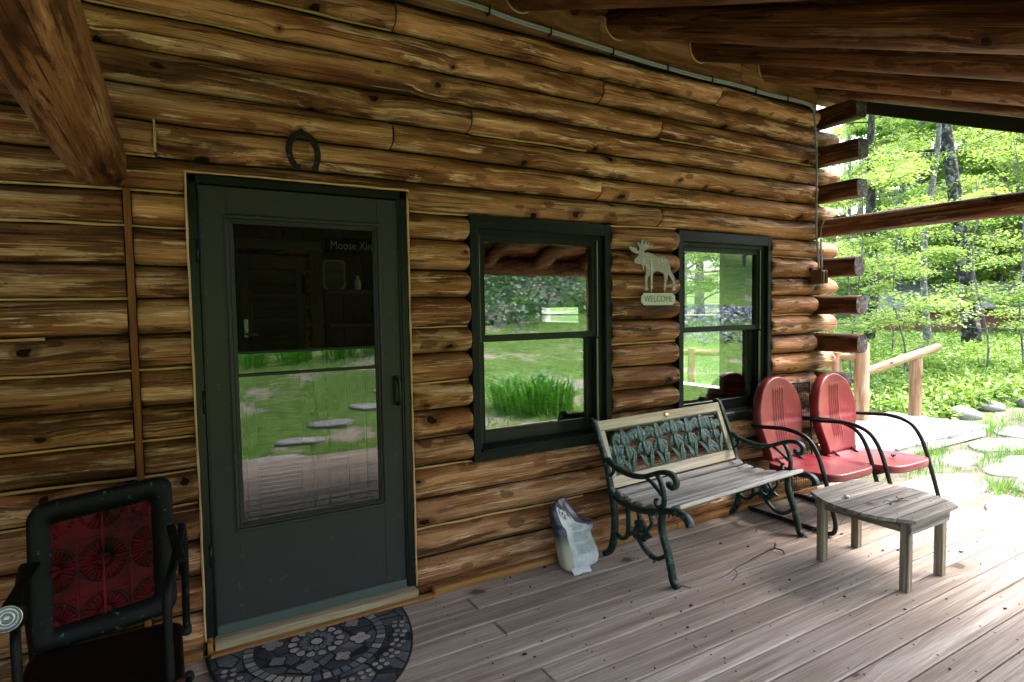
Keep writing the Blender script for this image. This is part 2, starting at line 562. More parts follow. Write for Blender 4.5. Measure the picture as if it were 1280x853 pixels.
def redchair():
    m = NT('faded red enamel')
    o = m.obj()
    n = m.noise(o, 7, 4, .6)
    n2 = m.noise(o, 22, 6, .7)
    n3 = m.noise(o, 3.0, 2)
    c = m.mix(m.rampf(n3, [(.35, 0), (.65, 1)]), (.155, .008, .020), (.205, .018, .028))
    c = m.mix(m.rampf(n, [(.45, 0), (.75, .4)]), c, (.35, .11, .10))
    c = m.mix(m.rampf(n2, [(.64, 0), (.67, .85)]), c, (.07, .03, .03))
    sc = m.noise(m.vmul(o, (14, 60, 14)), 1, 3, .7)
    c = m.mix(m.rampf(sc, [(.7, 0), (.74, .7)]), c, (.04, .03, .035))
    m.bsdf(c, m.math('MULTIPLY_ADD', n, .25, .24), bump=n2, bstr=.12, bdist=.001, spec=.6)
    return m.mat


M['red'] = redchair()


def darkred():
    m = NT('dusty red embossed steel')
    o = m.obj()
    n = m.noise(o, 14, 5, .7)
    n2 = m.noise(o, 5, 3)
    c = m.mix(m.rampf(n, [(.42, 0), (.62, 1)]), (.085, .005, .007), (.008, .004, .004))
    c = m.mix(m.rampf(n2, [(.4, 0), (.6, .8)]), c, (.11, .007, .011))
    m.bsdf(c, .55, bump=n, bstr=.2, bdist=.001, spec=.08)
    return m.mat


M['darkred'] = darkred()
M['chairblack'] = paint('chipped black green enamel', (.0018, .003, .0034), .55, wear=34, wearc=(.04, .13, .12), amt=.03, bump=.4, scale=160, spec=.18)


def glass(name, fac, tint=(.86, .9, .88), wav=0.0, rough=0.0):
    m = NT(name)
    tr = m.n('ShaderNodeBsdfTransparent')
    tr.inputs[0].default_value = (*tint, 1)
    gl = m.n('ShaderNodeBsdfGlossy')
    gl.inputs['Roughness'].default_value = rough
    gl.inputs[0].default_value = (.96, 1, .98, 1)
    mx = m.n('ShaderNodeMixShader')
    fr = m.n('ShaderNodeFresnel')
    fr.inputs[0].default_value = 1.5
    gb = m.n('ShaderNodeNewGeometry').outputs['Backfacing']      # only the outer face mirrors
    m.l(m.math('MULTIPLY', m.math('MULTIPLY_ADD', fr.outputs[0], .8, fac, True), m.math('SUBTRACT', 1.0, gb)), mx.inputs[0])
    m.l(tr.outputs[0], mx.inputs[1])
    m.l(gl.outputs[0], mx.inputs[2])
    if wav:
        bn = m.n('ShaderNodeBump')
        bn.inputs['Strength'].default_value = wav
        bn.inputs['Distance'].default_value = .01
        m.l(m.noise(m.vmul(m.obj(), (7, 1, 3)), 1, 1), bn.inputs['Height'])
        m.l(bn.outputs[0], gl.inputs['Normal'])
    m.l(mx.outputs[0], m.out.inputs[0])
    return m.mat


M['glass'] = glass('window glass', .27, wav=.012)
M['doorglass'] = glass('storm glass', .078, tint=(.6, .65, .64), wav=.02)


def screenmat():
    m = NT('insect screen')
    tr = m.n('ShaderNodeBsdfTransparent')
    tr.inputs[0].default_value = (1, 1, 1, 1)
    d = m.n('ShaderNodeBsdfDiffuse')
    d.inputs[0].default_value = (.012, .013, .012, 1)
    mx = m.n('ShaderNodeMixShader')
    mx.inputs[0].default_value = .42
    m.l(tr.outputs[0], mx.inputs[1])
    m.l(d.outputs[0], mx.inputs[2])
    m.l(mx.outputs[0], m.out.inputs[0])
    return m.mat


M['screen'] = screenmat()


def ringmat():
    m = NT('sawn log end')
    _, x, y, r = m.gc()
    rz = m.math('MULTIPLY', r, 37.0)
    n = m.noise(m.comb(m.math('MULTIPLY', x, 170), m.math('MULTIPLY', y, 1.2), rz), 1, 3, .6)
    st = m.noise(m.comb(m.math('MULTIPLY', x, 14), m.math('MULTIPLY', y, 1.6), rz), 1, 4, .6)
    sp = m.noise(m.comb(m.math('MULTIPLY', x, 6), m.math('MULTIPLY', y, 6.5), rz), 1, 2, .5)
    c = m.ramp(st, [(.34, (.022, .018, .02)), (.5, (.06, .052, .052)), (.66, (.15, .135, .13))])
    c = m.mix(1.0, c, m.rampf(n, [(.35, .5), (.65, 1.25)]), 'MULTIPLY')
    c = m.mix(1.0, c, m.rampf(sp, [(.33, .12), (.37, 1)]), 'MULTIPLY')
    m.bsdf(c, .85, bump=m.math('ADD', n, m.rampf(sp, [(.33, 0), (.37, 1)])), bstr=.6, bdist=.003, spec=.15)
    return m.mat


M['rings'] = ringmat()


def capfan(mb, rim, rnd, mi):
    """end grain: rim fanned in to its middle, g = (radius, angle, random)"""
    n = len(rim)
    c = sum((V(p) for p in rim), V((0, 0, 0))) / n
    vs, g = [], []
    for f in (1.0, .5):
        for j, p in enumerate(rim):
            q = c + (V(p) - c) * f
            vs.append(q)
            g.append(((q - c).length, 2 * math.pi * j / n, rnd))
    vs.append(c)
    g.append((0, 0, rnd))
    fs = [(j, (j + 1) % n, n + (j + 1) % n, n + j) for j in range(n)] + [(n + j, n + (j + 1) % n, 2 * n) for j in range(n)]
    mb.add(vs, fs, g, False, mi)


def leafmat(name, c0, c1, c2, trans=.45, rough=.5):
    m = NT(name)
    _, x, y, r = m.gc()
    n = m.noise(m.obj(), .9, 2)
    f = m.math('MULTIPLY_ADD', n, .7, m.math('MULTIPLY', r, .45), True)
    c = m.ramp(f, [(.2, c0), (.55, c1), (.85, c2)])
    d = m.n('ShaderNodeBsdfDiffuse')
    t = m.n('ShaderNodeBsdfTranslucent')
    g = m.n('ShaderNodeBsdfGlossy')
    g.inputs['Roughness'].default_value = .45
    m.l(c, d.inputs[0])
    m.l(m.mix(1.0, c, (1.15, 1.1, .75), 'MULTIPLY'), t.inputs[0])
    mx = m.n('ShaderNodeMixShader')
    mx.inputs[0].default_value = trans
    m.l(d.outputs[0], mx.inputs[1])
    m.l(t.outputs[0], mx.inputs[2])
    m2 = m.n('ShaderNodeMixShader')
    m2.inputs[0].default_value = .05
    m.l(mx.outputs[0], m2.inputs[1])
    m.l(g.outputs[0], m2.inputs[2])
    m.l(m2.outputs[0], m.out.inputs[0])
    return m.mat


M['leaf'] = leafmat('spring leaves', (.09, .20, .035), (.16, .30, .06), (.26, .42, .10), trans=.5)
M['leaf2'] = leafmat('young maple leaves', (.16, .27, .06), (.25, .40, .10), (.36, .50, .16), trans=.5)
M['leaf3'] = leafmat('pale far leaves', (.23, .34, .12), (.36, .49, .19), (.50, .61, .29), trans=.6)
M['fern'] = leafmat('ground plants', (.085, .19, .03), (.17, .30, .055), (.29, .43, .11), trans=.35)
M['grassblade'] = leafmat('grass blades', (.05, .14, .02), (.10, .245, .035), (.18, .33, .065), trans=.35)
M['ivy'] = leafmat('ivy leaves', (.04, .10, .055), (.09, .19, .11), (.20, .33, .20), trans=.25)
M['daylily'] = leafmat('strap leaves', (.03, .14, .012), (.07, .26, .02), (.14, .38, .04), trans=.4)


def bark(name, c0, c1, c2, scale=1.0):
    m = NT(name)
    _, x, y, r = m.gc()
    v = m.comb(m.math('MULTIPLY', x, 6 * scale), m.math('MULTIPLY', y, 9 * scale), r)
    n = m.noise(v, 1, 6, .7, .4)
    n2 = m.noise(m.comb(m.math('MULTIPLY', x, 14 * scale), m.math('MULTIPLY', y, 4), 3.0), 1, 4, .7)
    c = m.ramp(n, [(.35, c0), (.5, c1), (.62, c2)])
    c = m.mix(m.rampf(n2, [(.45, 0), (.62, .8)]), c, c0)
    m.bsdf(c, .9, bump=n, bstr=1.0, bdist=.02, spec=.2)
    return m.mat


M['barkgrey'] = bark('speckled grey bark', (.014, .013, .012), (.05, .047, .044), (.28, .28, .28))
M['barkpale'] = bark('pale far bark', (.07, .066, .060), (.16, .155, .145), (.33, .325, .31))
M['barkdark'] = bark('dark bark', (.018, .015, .012), (.05, .042, .035), (.12, .11, .10))


def ground():
    m = NT('lawn soil')
    o = m.n('ShaderNodeNewGeometry').outputs['Position']
    n = m.noise(o, .55, 5, .62)
    n2 = m.noise(o, 9, 5, .7)
    n3 = m.noise(o, 60, 3, .7)
    g = m.ramp(n2, [(.3, (.05, .10, .022)), (.55, (.095, .17, .035)), (.75, (.16, .24, .065))])
    d = m.ramp(n3, [(.3, (.16, .135, .105)), (.6, (.30, .265, .22)), (.8, (.45, .42, .37))])
    f = m.math('ADD', n, m.math('MULTIPLY', m.math('SUBTRACT', n2, .5), .35))
    c = m.mix(m.rampf(f, [(.54, 0), (.62, 1)]), g, d)
    m.bsdf(c, .95, bump=n3, bstr=.6, bdist=.03, spec=.1)
    return m.mat


M['ground'] = ground()


def stone():
    m = NT('pale flagstone')
    o = m.n('ShaderNodeNewGeometry').outputs['Position']
    n = m.noise(o, 3.5, 6, .68)
    n2 = m.noise(m.vmul(o, (14, 30, 14)), 1, 5, .7)
    c = m.ramp(n, [(.3, (.125, .12, .12)), (.5, (.215, .21, .208)), (.7, (.30, .295, .29))])
    c = m.mix(m.rampf(n2, [(.55, 0), (.75, .6)]), c, (.12, .11, .10))
    m.bsdf(c, .85, bump=n2, bstr=.5, bdist=.01, spec=.2)
    return m.mat


M['stone'] = stone()


def gravelm():
    m = NT('crushed stone')
    _, x, y, r = m.gc()
    c = m.ramp(r, [(0, (.10, .105, .125)), (.5, (.24, .25, .28)), (1, (.46, .47, .50))])
    m.bsdf(c, .9, spec=.2)
    return m.mat


M['gravel'] = gravelm()


def wmat(o):
    m = Matrix.LocRotScale(o.location, o.rotation_euler, o.scale)
    if o.parent:
        return wmat(o.parent) @ o.matrix_parent_inverse @ m
    return m


def wpart(mb, name, mats, parent, **kw):
    """mesh given in world coordinates, hung under its parent without moving"""
    o = mb.build(name, mats, **kw)
    o.parent = parent
    o.matrix_parent_inverse = wmat(parent).inverted()
    return o


def lpart(mb, name, mats, parent, **kw):
    """mesh given in its parent's own coordinates"""
    o = mb.build(name, mats, **kw)
    o.parent = parent
    return o


# ================================================================== log cabin
cabin = empty('log_cabin', (1.2, 2.4, -.15))
tag(cabin, 'log cabin of peeled brown logs with a storm door, two windows and a roofed porch', 'cabin')

B = [-.04, .16, .327, .48, .653, .803, .948, 1.098, 1.253, 1.397, 1.549, 1.692, 1.848, 1.995, 2.14, 2.288, 2.432, 2.578, 2.73, 2.88, 3.03]
XE = 4.53      # corner where the side wall's logs cross
XL = -2.3


def bwave(k, s):
    return .013 * nz(s * .8, k * 7.31, 2.2) + .006 * nz(s * 2.9, k * 5.7, 9.1)


def log_run(mb, s0, s1, k, mapf, z0=None, z1=None, notch=None, seed=0, taper0=True, taper1=True, bulge=.046):
    z0 = B[k] if z0 is None else z0
    z1 = B[k + 1] if z1 is None else z1
    n = max(4, int((s1 - s0) / .032))
    ss = [s0 + (s1 - s0) * i / n for i in range(n + 1)]
    ss += [s0 + .006, s0 + .016, s1 - .006, s1 - .016]
    if notch:
        ss += [notch[0] - .001, notch[0] + .001, notch[1] - .001, notch[1] + .001]
    ss = sorted(q for q in ss if s0 <= q <= s1)
    rr = rng.random()
    off = rng.random() * 60
    arc = 11
    vs, g = [], []
    for q in ss:
        lo = z0 + bwave(k, q + seed)
        hi = z1 + bwave(k + 1, q + seed)
        e = 1.0
        if taper0:
            e = min(e, .55 + .45 * math.sqrt(min(1, (q - s0) / .02)))
        if taper1:
            e = min(e, .55 + .45 * math.sqrt(min(1, (s1 - q) / .02)))
        zc, r = (lo + hi) / 2, (hi - lo) / 2
        nlo = lo
        if notch and notch[0] <= q <= notch[1]:
            nlo = max(lo, notch[2])
        Rr = r * 1.055
        base = math.sqrt(Rr * Rr - r * r)
        for j in range(arc):
            t = -1 + 2 * j / (arc - 1)
            t = math.sin(t * math.pi / 2) * .995
            o = (math.sqrt(max(0, Rr * Rr - (t * r) ** 2)) - base) * (bulge / (Rr - base)) - (bulge - .034)
            o += .009 * nz(q * 1.9, t * 1.3, rr * 50) + .006 * nz(q * 5, t * 2.6, rr * 50 + 9) + .0028 * nz(q * 15, t * 6, rr * 50 + 19)
            o = o * e if o > 0 else o - (1 - e) * .02
            zz = zc + t * r * (.90 + .055 * e)
            vs.append(mapf(q, o, max(zz, nlo)))
            g.append((q + off, t * r * 1.25 + off, rr))
        vs.append(mapf(q, -.13, hi - .004))
        g.append((q + off, .1 + off, rr))
        vs.append(mapf(q, -.13, max(lo, nlo) + .004))
        g.append((q + off, -.1 + off, rr))
    K = arc + 2
    fs = []
    for i in range(len(ss) - 1):
        for j in range(K):
            j2 = (j + 1) % K
            fs.append((i * K + j, (i + 1) * K + j, (i + 1) * K + j2, i * K + j2))
    m = len(vs)
    mb.add(vs, fs, g, True)
    # end faces, flat shaded, own vertices
    for i in (0, len(ss) - 1):
        cap = vs[i * K:(i + 1) * K]
        gg = [(w[0] + w[2] * 3, w[2] * .2 + w[1], rr) for w in cap]
        mb.add(cap, [tuple(range(K))], gg, False, 1)


front = lambda s, o, z: V((s, -o, z))
rightw = lambda s, o, z: V((4.60 + o, s, z))
backw = lambda s, o, z: V((s, 6.0 + o, z))
leftw = lambda s, o, z: V((-2.35 - o, s, z))

mb = MB()
for k in range(20):
    ext = (k % 2 == 0)
    e1 = 4.80 + rng.uniform(-.02, .02) if ext else XE
    if k <= 3:
        runs = [(XL, -.118), (-.09, .103), (1.086, e1)]
    elif k <= 12:
        runs = [(XL, -.118), (-.09, .103), (1.086, 1.436), (2.418, 2.994), (3.969, e1)]
    else:
        J = {13: [2.837], 14: [.0, 2.34], 15: [1.026], 16: [-.9, 1.462], 17: [2.84], 18: [-.2, 2.36], 19: [1.054, 3.4]}[k]
        p = [XL] + J + [e1]
        runs = [(p[i] + (.003 if i else 0), p[i + 1] - (.003 if i + 1 < len(p) - 1 else 0)) for i in range(len(p) - 1)]
    for (a, b) in runs:
        log_run(mb, a, b, k, front, notch=(.104, 1.085, 2.082) if k == 13 else None, bulge=.082 + rng.uniform(-.006, .010))
# golden caulk beads along some joints (on the wall's own mesh)


def bead(k, a, b, rad=.0058):
    pts = []
    n = max(3, int((b - a) / .05))
    for i in range(n + 1):
        s = a + (b - a) * i / n
        pts.append((s, .022 + .004 * nz(s * 5, k), B[k] + bwave(k, s) + .003 * nz(s * 7, k * 3.3)))
    mb.tube(pts, [rad * (1 + .5 * nz(p[0] * 9, k * 1.7)) for p in pts], 6, mi=2)


for (k, a, b) in ((13, -2.2, .1), (12, -2.2, .1), (10, -2.2, -.12), (8, -2.2, .1), (6, -2.2, .1), (5, -2.2, .1), (4, -2.2, .1), (11, -2.2, -1.0), (9, -1.0, -.4),
                  (13, 1.09, 1.45), (9, 1.09, 1.43), (7, 1.09, 1.43), (4, 1.09, 1.44), (2, 1.09, 2.2), (16, 1.48, 2.25), (18, -.4, .45), (14, -.35, .0), (17, 2.86, 4.5), (13, 2.4, 3.0), (10, 2.42, 2.99), (8, 2.42, 2.99), (12, 3.97, 4.5), (9, 3.97, 4.5), (19, .3, 1.04)):
    bead(k, a, b)
for (pts) in ([(.104, -.030, .05), (.106, -.032, .6), (.104, -.030, 1.3), (.103, -.034, 2.081), (.2, -.036, 2.081), (.45, -.038, 2.082), (.75, -.038, 2.083), (1.088, -.036, 2.084)],
              [(1.085, -.024, 2.08), (1.086, -.022, 1.4), (1.084, -.024, .9), (1.086, -.022, .4), (1.085, -.024, .05)],
              [(.0, -.018, 2.15), (.002, -.034, 2.21), (.0, -.018, 2.285)]):
    q = []
    for i_ in range(len(pts) - 1):
        for t_ in range(14):
            p_ = V(pts[i_]).lerp(V(pts[i_ + 1]), t_ / 14)
            q.append(p_ + V((.002 * nz(p_.z * 9, p_.x * 7), 0, .002 * nz(p_.x * 9, 3, p_.z))))
    q.append(V(pts[-1]))
    mb.tube(q, [.0052 * (1 + .5 * nz(p[0] * 9, p[2] * 9)) for p in q], 6, mi=2)
# backing behind the joints
wall_front = wpart(mb, 'front_wall', [M['log'], M['endgrain'], M['caulk']], cabin)
mb = MB()
for (x0, x1, z0, z1) in ((XL, .10, -.04, 3.2), (1.085, 1.44, -.04, 3.2), (2.415, 3.0, -.04, 3.2), (3.965, 4.5, -.04, 3.2), (.10, 1.085, 2.09, 3.2), (1.44, 2.415, -.04, .64), (3.0, 3.965, -.04, .64), (1.44, 2.415, 2.0, 3.2), (3.0, 3.965, 2.0, 3.2)):
    mb.box(((x0 + x1) / 2, .072, (z0 + z1) / 2), (x1 - x0 - .002, .05, z1 - z0), b=.001)
wpart(mb, 'wall_chinking', M['chink'], wall_front)


# rim board above the logs, strip covering the joint left of the door, base trim
mb = MB()
for (a, b) in ((XL, .6), (.604, 2.33), (2.334, 3.6), (3.604, 4.49)):
    mb.box(((a + b) / 2, .005, 3.135), (b - a, .05, .20), b=.004)
for (a, b) in ((XL, 1.4), (1.404, 4.5)):
    mb.box(((a + b) / 2, .03, 3.30), (b - a, .05, .13), b=.004)
for x in (-1.71, -1.02, -.32, .37, 1.07, 1.765, 2.46, 3.177, 3.874):
    mb.tube([(x + .092 * math.cos(a), -.024, 3.205 + .092 * math.sin(a)) for a in [R(q) for q in range(165, 376, 12)]], .0045, 6, mi=1)
mb.box((4.735, .03, 3.19), (.46, .09, .20), b=.004)
mb.box((4.735, .035, 3.33), (.46, .05, .07), b=.004)
wpart(mb, 'rim_board', [M['rimboard'], M['caulk']], wall_front)
mb = MB()
mb.box((-.106, -.012, 1.0), (.026, .03, 1.99), b=.003)
wpart(mb, 'joint_strip', M['stripwood'], wall_front)
mb = MB()
for (a, b) in ((-2.2, .09), (.115, 1.155), (1.159, 2.9), (2.904, 4.45)):
    yy = -.086 if .1 < a < 1.0 else -.062
    mb.box(((a + b) / 2, yy, .018 if yy > -.07 else .009), (b - a, .05, .036 if yy > -.07 else .018), b=.006)
wpart(mb, 'base_trim', M['trimwood'], wall_front)

# side walls and back wall of logs (courses alternate with the front's)


def opening_runs(a, b, k, ops):
    z0, z1 = B[k], B[k + 1]
    rs = [(a, b)]
    for (o0, o1, q0, q1) in ops:
        if z1 > q0 + .03 and z0 < q1 - .03:
            nr = []
            for (c, d) in rs:
                if o0 > c and o1 < d:
                    nr += [(c, o0), (o1, d)]
                else:
                    nr.append((c, d))
            rs = nr
    return rs


SW = [(.86, 1.86, .645, 2.14), (3.05, 4.0, 1.245, 1.555)]
mb = MB()
for k in range(20):
    for (a, b) in opening_runs(.02, 6.0, k, SW):
        log_run(mb, a, b, k, rightw)
for (y0, y1, z0, z1) in ((.05, .86, -.04, 3.03), (1.86, 3.0, -.04, 3.03), (4.0, 6.0, -.04, 3.03), (.86, 1.86, -.04, .64), (.86, 1.86, 2.14, 3.03), (3.0, 4.0, -.04, 1.245), (3.0, 4.0, 1.555, 3.03)):
    mb.box((4.535, (y0 + y1) / 2, (z0 + z1) / 2), (.06, y1 - y0, z1 - z0), b=.001)
side = wpart(mb, 'side_wall', [M['log'], M['endgrain']], cabin)
mb = MB()
for k in range(20):
    log_run(mb, -.1, 6.0, k, leftw)
mb.box((-2.28, 3.0, 1.5), (.06, 5.9, 3.06), b=.001)
wpart(mb, 'side_wall', [M['log'], M['endgrain']], cabin)
mb = MB()
for k in range(20):
    log_run(mb, -2.3, 4.6, k, backw)
mb.box((1.15, 5.93, 1.5), (6.8, .06, 3.06), b=.001)
wpart(mb, 'back_wall', [M['log'], M['endgrain']], cabin)

# ends of the side wall's logs sticking out past the corner
for k in range(1, 20, 2):
    if k == 13:
        continue
    z0, z1 = B[k], B[k + 1]
    zc, h = (z0 + z1) / 2, (z1 - z0) / 2 * .97
    y1 = -.325 + rng.uniform(-.02, .02) - (.0 if k < 13 else -.025)
    if k <= 5:
        y1 = -.215 if k == 5 else -.13
    sq = 4.2 if k >= 15 else 2.7        # upper ones are squared, lower ones rounded
    w = .074
    sec = []
    for j in range(24):
        a = 2 * math.pi * j / 24
        ca, sa = math.cos(a), math.sin(a)
        sec.append((w * math.copysign(abs(ca) ** (2 / sq), ca), h * math.copysign(abs(sa) ** (2 / sq), sa)))
    mb = MB()
    ys = [.10, .0, -.1, -.2, y1 + .012, y1]
    rr = rng.random()
    vs, g = [], []
    for i, yy in enumerate(ys):
        f = .95 if i == len(ys) - 1 else 1
        for (u, wv) in sec:
            d = 1 + .03 * nz(u * 20 + k, wv * 20, yy * 4)
            vs.append((4.604 + u * f * d, yy, zc + wv * f * d))
            g.append((yy + k, u + wv + k * 2, rr))
    n = 24
    fs = [(i * n + j, i * n + (j + 1) % n, (i + 1) * n + (j + 1) % n, (i + 1) * n + j) for i in range(len(ys) - 1) for j in range(n)]
    mb.add(vs, fs, g, True, 0)
    cap = vs[-n:]
    capfan(mb, cap, rng.random(), 1)
    wpart(mb, 'log_end', [M['stub'], M['rings']], cabin)

# ---- horizontal tie beams, header, posts


def rough_log(mb, p0, p1, rad, seed, n=26, sq=2.4, mi_end=1, wob=.012):
    p0, p1 = V(p0), V(p1)
    d = (p1 - p0)
    t = d.normalized()
    S = t.cross(V((0, 0, 1))).normalized() if abs(t.z) < .9 else V((1, 0, 0))
    N = S.cross(t)
    seg = 22
    vs, g = [], []
    rr = rng.random()
    off = rng.random() * 50
    for i in range(n + 1):
        q = i / n
        c = p0 + d * q + S * wob * nz(q * 2.2, seed) + N * wob * nz(q * 2.0, seed + 5)
        e = .93 if i in (0, n) else 1
        for j in range(seg):
            a = 2 * math.pi * j / seg
            ca, sa = math.cos(a), math.sin(a)
            f = (abs(ca) ** sq + abs(sa) ** sq) ** (-1 / sq)
            rd = rad * e * f * (1 + .05 * nz(ca * 1.4 + q * 5, sa * 1.4, seed) + .025 * nz(ca * 4, sa * 4 + q * 16, seed + 3))
            vs.append(c + S * ca * rd + N * sa * rd)
            g.append((d.length * q + off, a * rad + off, rr))
    fs = [(i * seg + j, i * seg + (j + 1) % seg, (i + 1) * seg + (j + 1) % seg, (i + 1) * seg + j) for i in range(n) for j in range(seg)]
    mb.add(vs, fs, g, True, 0)
    for i in (0, n):
        cap = vs[i * seg:(i + 1) * seg]
        capfan(mb, cap, rr, mi_end)
    return mb


ENDM = [M['beam'], M['rings']]
mb = rough_log(MB(), (-.195, .06, 2.095), (-.24, -3.0, 2.095), .098, 3.1, sq=3.0)
wpart(mb, 'tie_beam', ENDM, cabin)
mb = rough_log(MB(), (4.585, .08, 2.082), (4.585, -3.05, 2.075), .070, 8.4)
wpart(mb, 'tie_beam', ENDM, cabin)
mb = rough_log(MB(), (-2.3, -2.98, 1.965), (4.95, -2.98, 1.965), .092, 5.5, n=60)
wpart(mb, 'header_log', ENDM, cabin)
for x in (-2.1, 4.72):
    mb = rough_log(MB(), (x, -2.98, -.15), (x, -2.98, 1.89), .085, x)
    wpart(mb, 'porch_post', [M['log'], M['endgrain']], cabin)

# ---- porch roof: boards over round rafters, sloping down to the front
SL = .409
roof_z = lambda y: 3.300 + SL * y
mb = MB()
y = .06
dirv = V((0, 1, SL)).normalized()
nrm = V((0, -SL, 1)).normalized()
rotx = Matrix.Rotation(math.atan(SL), 3, 'X')
y = .08
while y > -3.12:
    for (a, b) in ((XL, -.6 + rng.random()), None, ) if False else ((XL, 1.2 + 2.2 * rng.random()),):
        yc = y - .06
        mb.box(((a + b) / 2, yc, roof_z(yc) + .012), (b - a, .128, .022), rotx, b=.002)
        mb.box(((b + .003 + 4.96) / 2, yc, roof_z(yc) + .012), (4.96 - b - .003, .128, .022), rotx, b=.002)
    y -= .1205
roof = wpart(mb, 'porch_roof', M['ceiling'], cabin)
mb = MB()
yc = -1.7
yc = -1.54
mb.box((1.3, yc, roof_z(yc) + .045), (7.55, 3.62, .03), rotx, b=.004)
wpart(mb, 'roof_shingles', M['shedroof'], roof)
raft_x = [-1.71, -1.02, -.32, .37, 1.07, 1.765, 2.46, 3.177, 3.874, 4.515]
for i, x in enumerate(raft_x):
    rr = (.088, .08, .083, .078)[i % 4]
    mb = MB()
    y0, y1 = .02, -3.12
    rough_log(mb, (x, y0, roof_z(y0) - rr - .004), (x, y1, roof_z(y1) - rr - .004), rr, 20 + x, n=40, sq=2.1, wob=.016)
    wpart(mb, 'rafter', ENDM, roof)
mb = MB()
mb.box((4.975, -1.54, roof_z(-1.54) - .10), (.035, 3.62, .25), rotx, b=.004)
wpart(mb, 'fascia_board', M['fascia'], roof)
mb = MB()
mb.box((1.3, -3.24, roof_z(-3.24) + .0), (7.4, .03, .13), b=.004)
wpart(mb, 'fascia_board', M['fascia'], roof)
# main roof over the cabin with its gables
mb = MB()
L = 3.35
for (y0, y1) in ((.1, 3.0), (6.5, 3.0)):
    za = 3.40
    zb = 3.40 + SL * 2.95
    vs = [(-2.6, y0, za), (4.98, y0, za), (4.98, y1, zb), (-2.6, y1, zb)]
    vs += [(p[0], p[1], p[2] + .06) for p in vs]
    mb.add(vs, [(0, 1, 2, 3), (7, 6, 5, 4), (0, 4, 5, 1), (1, 5, 6, 2), (2, 6, 7, 3), (3, 7, 4, 0)])
mroof = wpart(mb, 'main_roof', M['shedroof'], cabin)
for x in (-2.3, 4.55):
    mb = MB()
    vs = [(x, .05, 3.0), (x, 6.0, 3.0), (x, 6.0, 3.45), (x, 3.0, 4.55), (x, .05, 3.36)]
    vs += [(q[0] + .04, q[1], q[2]) for q in vs]
    mb.add(vs, [(0, 1, 2, 3, 4), (9, 8, 7, 6, 5), (0, 5, 6, 1), (1, 6, 7, 2), (2, 7, 8, 3), (3, 8, 9, 4), (4, 9, 5, 0)])
    wpart(mb, 'gable_board', M['rimboard'], mroof)

# unseen log wall added to keep light off the porch's left end
mb = MB()
for k in range(13):
    log_run(mb, -3.2, -.06, k, lambda s, o, z: V((-1.75 + o, s, z)))
mb.box((-1.82, -1.6, .95), (.07, 3.1, 1.96), b=.001)
wpart(mb, 'added_shade_wall', [M['log'], M['endgrain']], cabin)

# ---- storm door
mb = MB()
fy = -.006
mb.box((.126, .045, 1.06), (.036, .125, 2.03), b=.003)
mb.box((1.063, .045, 1.06), (.036, .125, 2.03), b=.003)
mb.box((.594, .045, 2.058), (.97, .125, .036), b=.003)
mb.box((.150, -.012, 1.05), (.010, .012, 1.98), b=.002)
mb.box((1.039, -.012, 1.05), (.010, .012, 1.98), b=.002)
dframe = wpart(mb, 'door_frame', M['frame'], cabin)
mb = MB()
x0, x1, z0, z1 = .146, 1.043, .052, 2.036
gx0, gx1, gz0, gz1 = .262, .928, .512, 1.90
th, yc = .038, .012
mb.box(((x0 + gx0) / 2, yc, (z0 + z1) / 2), (gx0 - x0, th, z1 - z0), b=.004)
mb.box(((x1 + gx1) / 2, yc, (z0 + z1) / 2), (x1 - gx1, th, z1 - z0), b=.004)
mb.box(((gx0 + gx1) / 2, yc + .0005, (gz1 + z1 - .003) / 2), (gx1 - gx0 + .004, th - .001, z1 - gz1 - .003), b=.0005)
mb.box(((gx0 + gx1) / 2, yc + .0005, (gz0 + z0 + .003) / 2), (gx1 - gx0 + .004, th - .001, gz0 - z0 - .003), b=.0005)
door = wpart(mb, 'storm_door', M['doorgreen'], cabin)
# stepped moulding round the glass
mb = MB()
for (o, w, yy, dep) in ((.000, .016, -.019, .014), (.016, .012, -.011, .02), (.026, .010, -.003, .02)):
    a0, a1, b0, b1 = gx0 - .016 + o, gx1 + .016 - o, gz0 - .012 + o, gz1 + .014 - o
    for (cx, cz, sx, sz) in (((a0 + a1) / 2, b1 - w / 2, a1 - a0, w), ((a0 + a1) / 2, b0 + w / 2, a1 - a0, w), (a0 + w / 2, (b0 + b1) / 2, w, b1 - b0 - 2 * w - .001), (a1 - w / 2, (b0 + b1) / 2, w, b1 - b0 - 2 * w - .001)):
        mb.box((cx, yy + dep / 2, cz), (sx, dep, sz), b=.003)
wpart(mb, 'glazing_moulding', M['doorgreen'], door)
for zc, w in ((1.306, .012), (1.204, .014)):
    mb = MB()
    mb.box((.595, .004, zc), (.66, .014, w), b=.003)
    wpart(mb, 'glass_rail', M['sash'], door)
mb = MB()
mb.box((.595, .0085, .858), (.662, .004, .68), b=.0005)
wpart(mb, 'pane', M['doorglass'], door)
mb = MB()
mb.box((.595, .0125, 1.253), (.662, .004, .092), b=.0005)
wpart(mb, 'pane', M['doorglass'], door)
mb = MB()
mb.add([(.265, .010, 1.312), (.927, .010, 1.312), (.927, .010, 1.90), (.265, .010, 1.90)], [(0, 1, 2, 3)])
wpart(mb, 'insect_screen', M['screen'], door)
mb = MB()
mb.box((.594, -.011, .074), (.885, .012, .044), b=.003)
wpart(mb, 'door_sweep', M['kick'], door)
mb = MB()
mb.box((1.004, -.012, 1.08), (.028, .010, .15), b=.004)
mb.tube(smoothpath([(1.004, -.014, 1.145), (1.004, -.045, 1.135), (1.008, -.055, 1.10), (1.010, -.055, 1.05), (1.010, -.045, 1.015), (1.008, -.014, 1.01)], 5), .0085, 8)
wpart(mb, 'handle', M['black'], door)
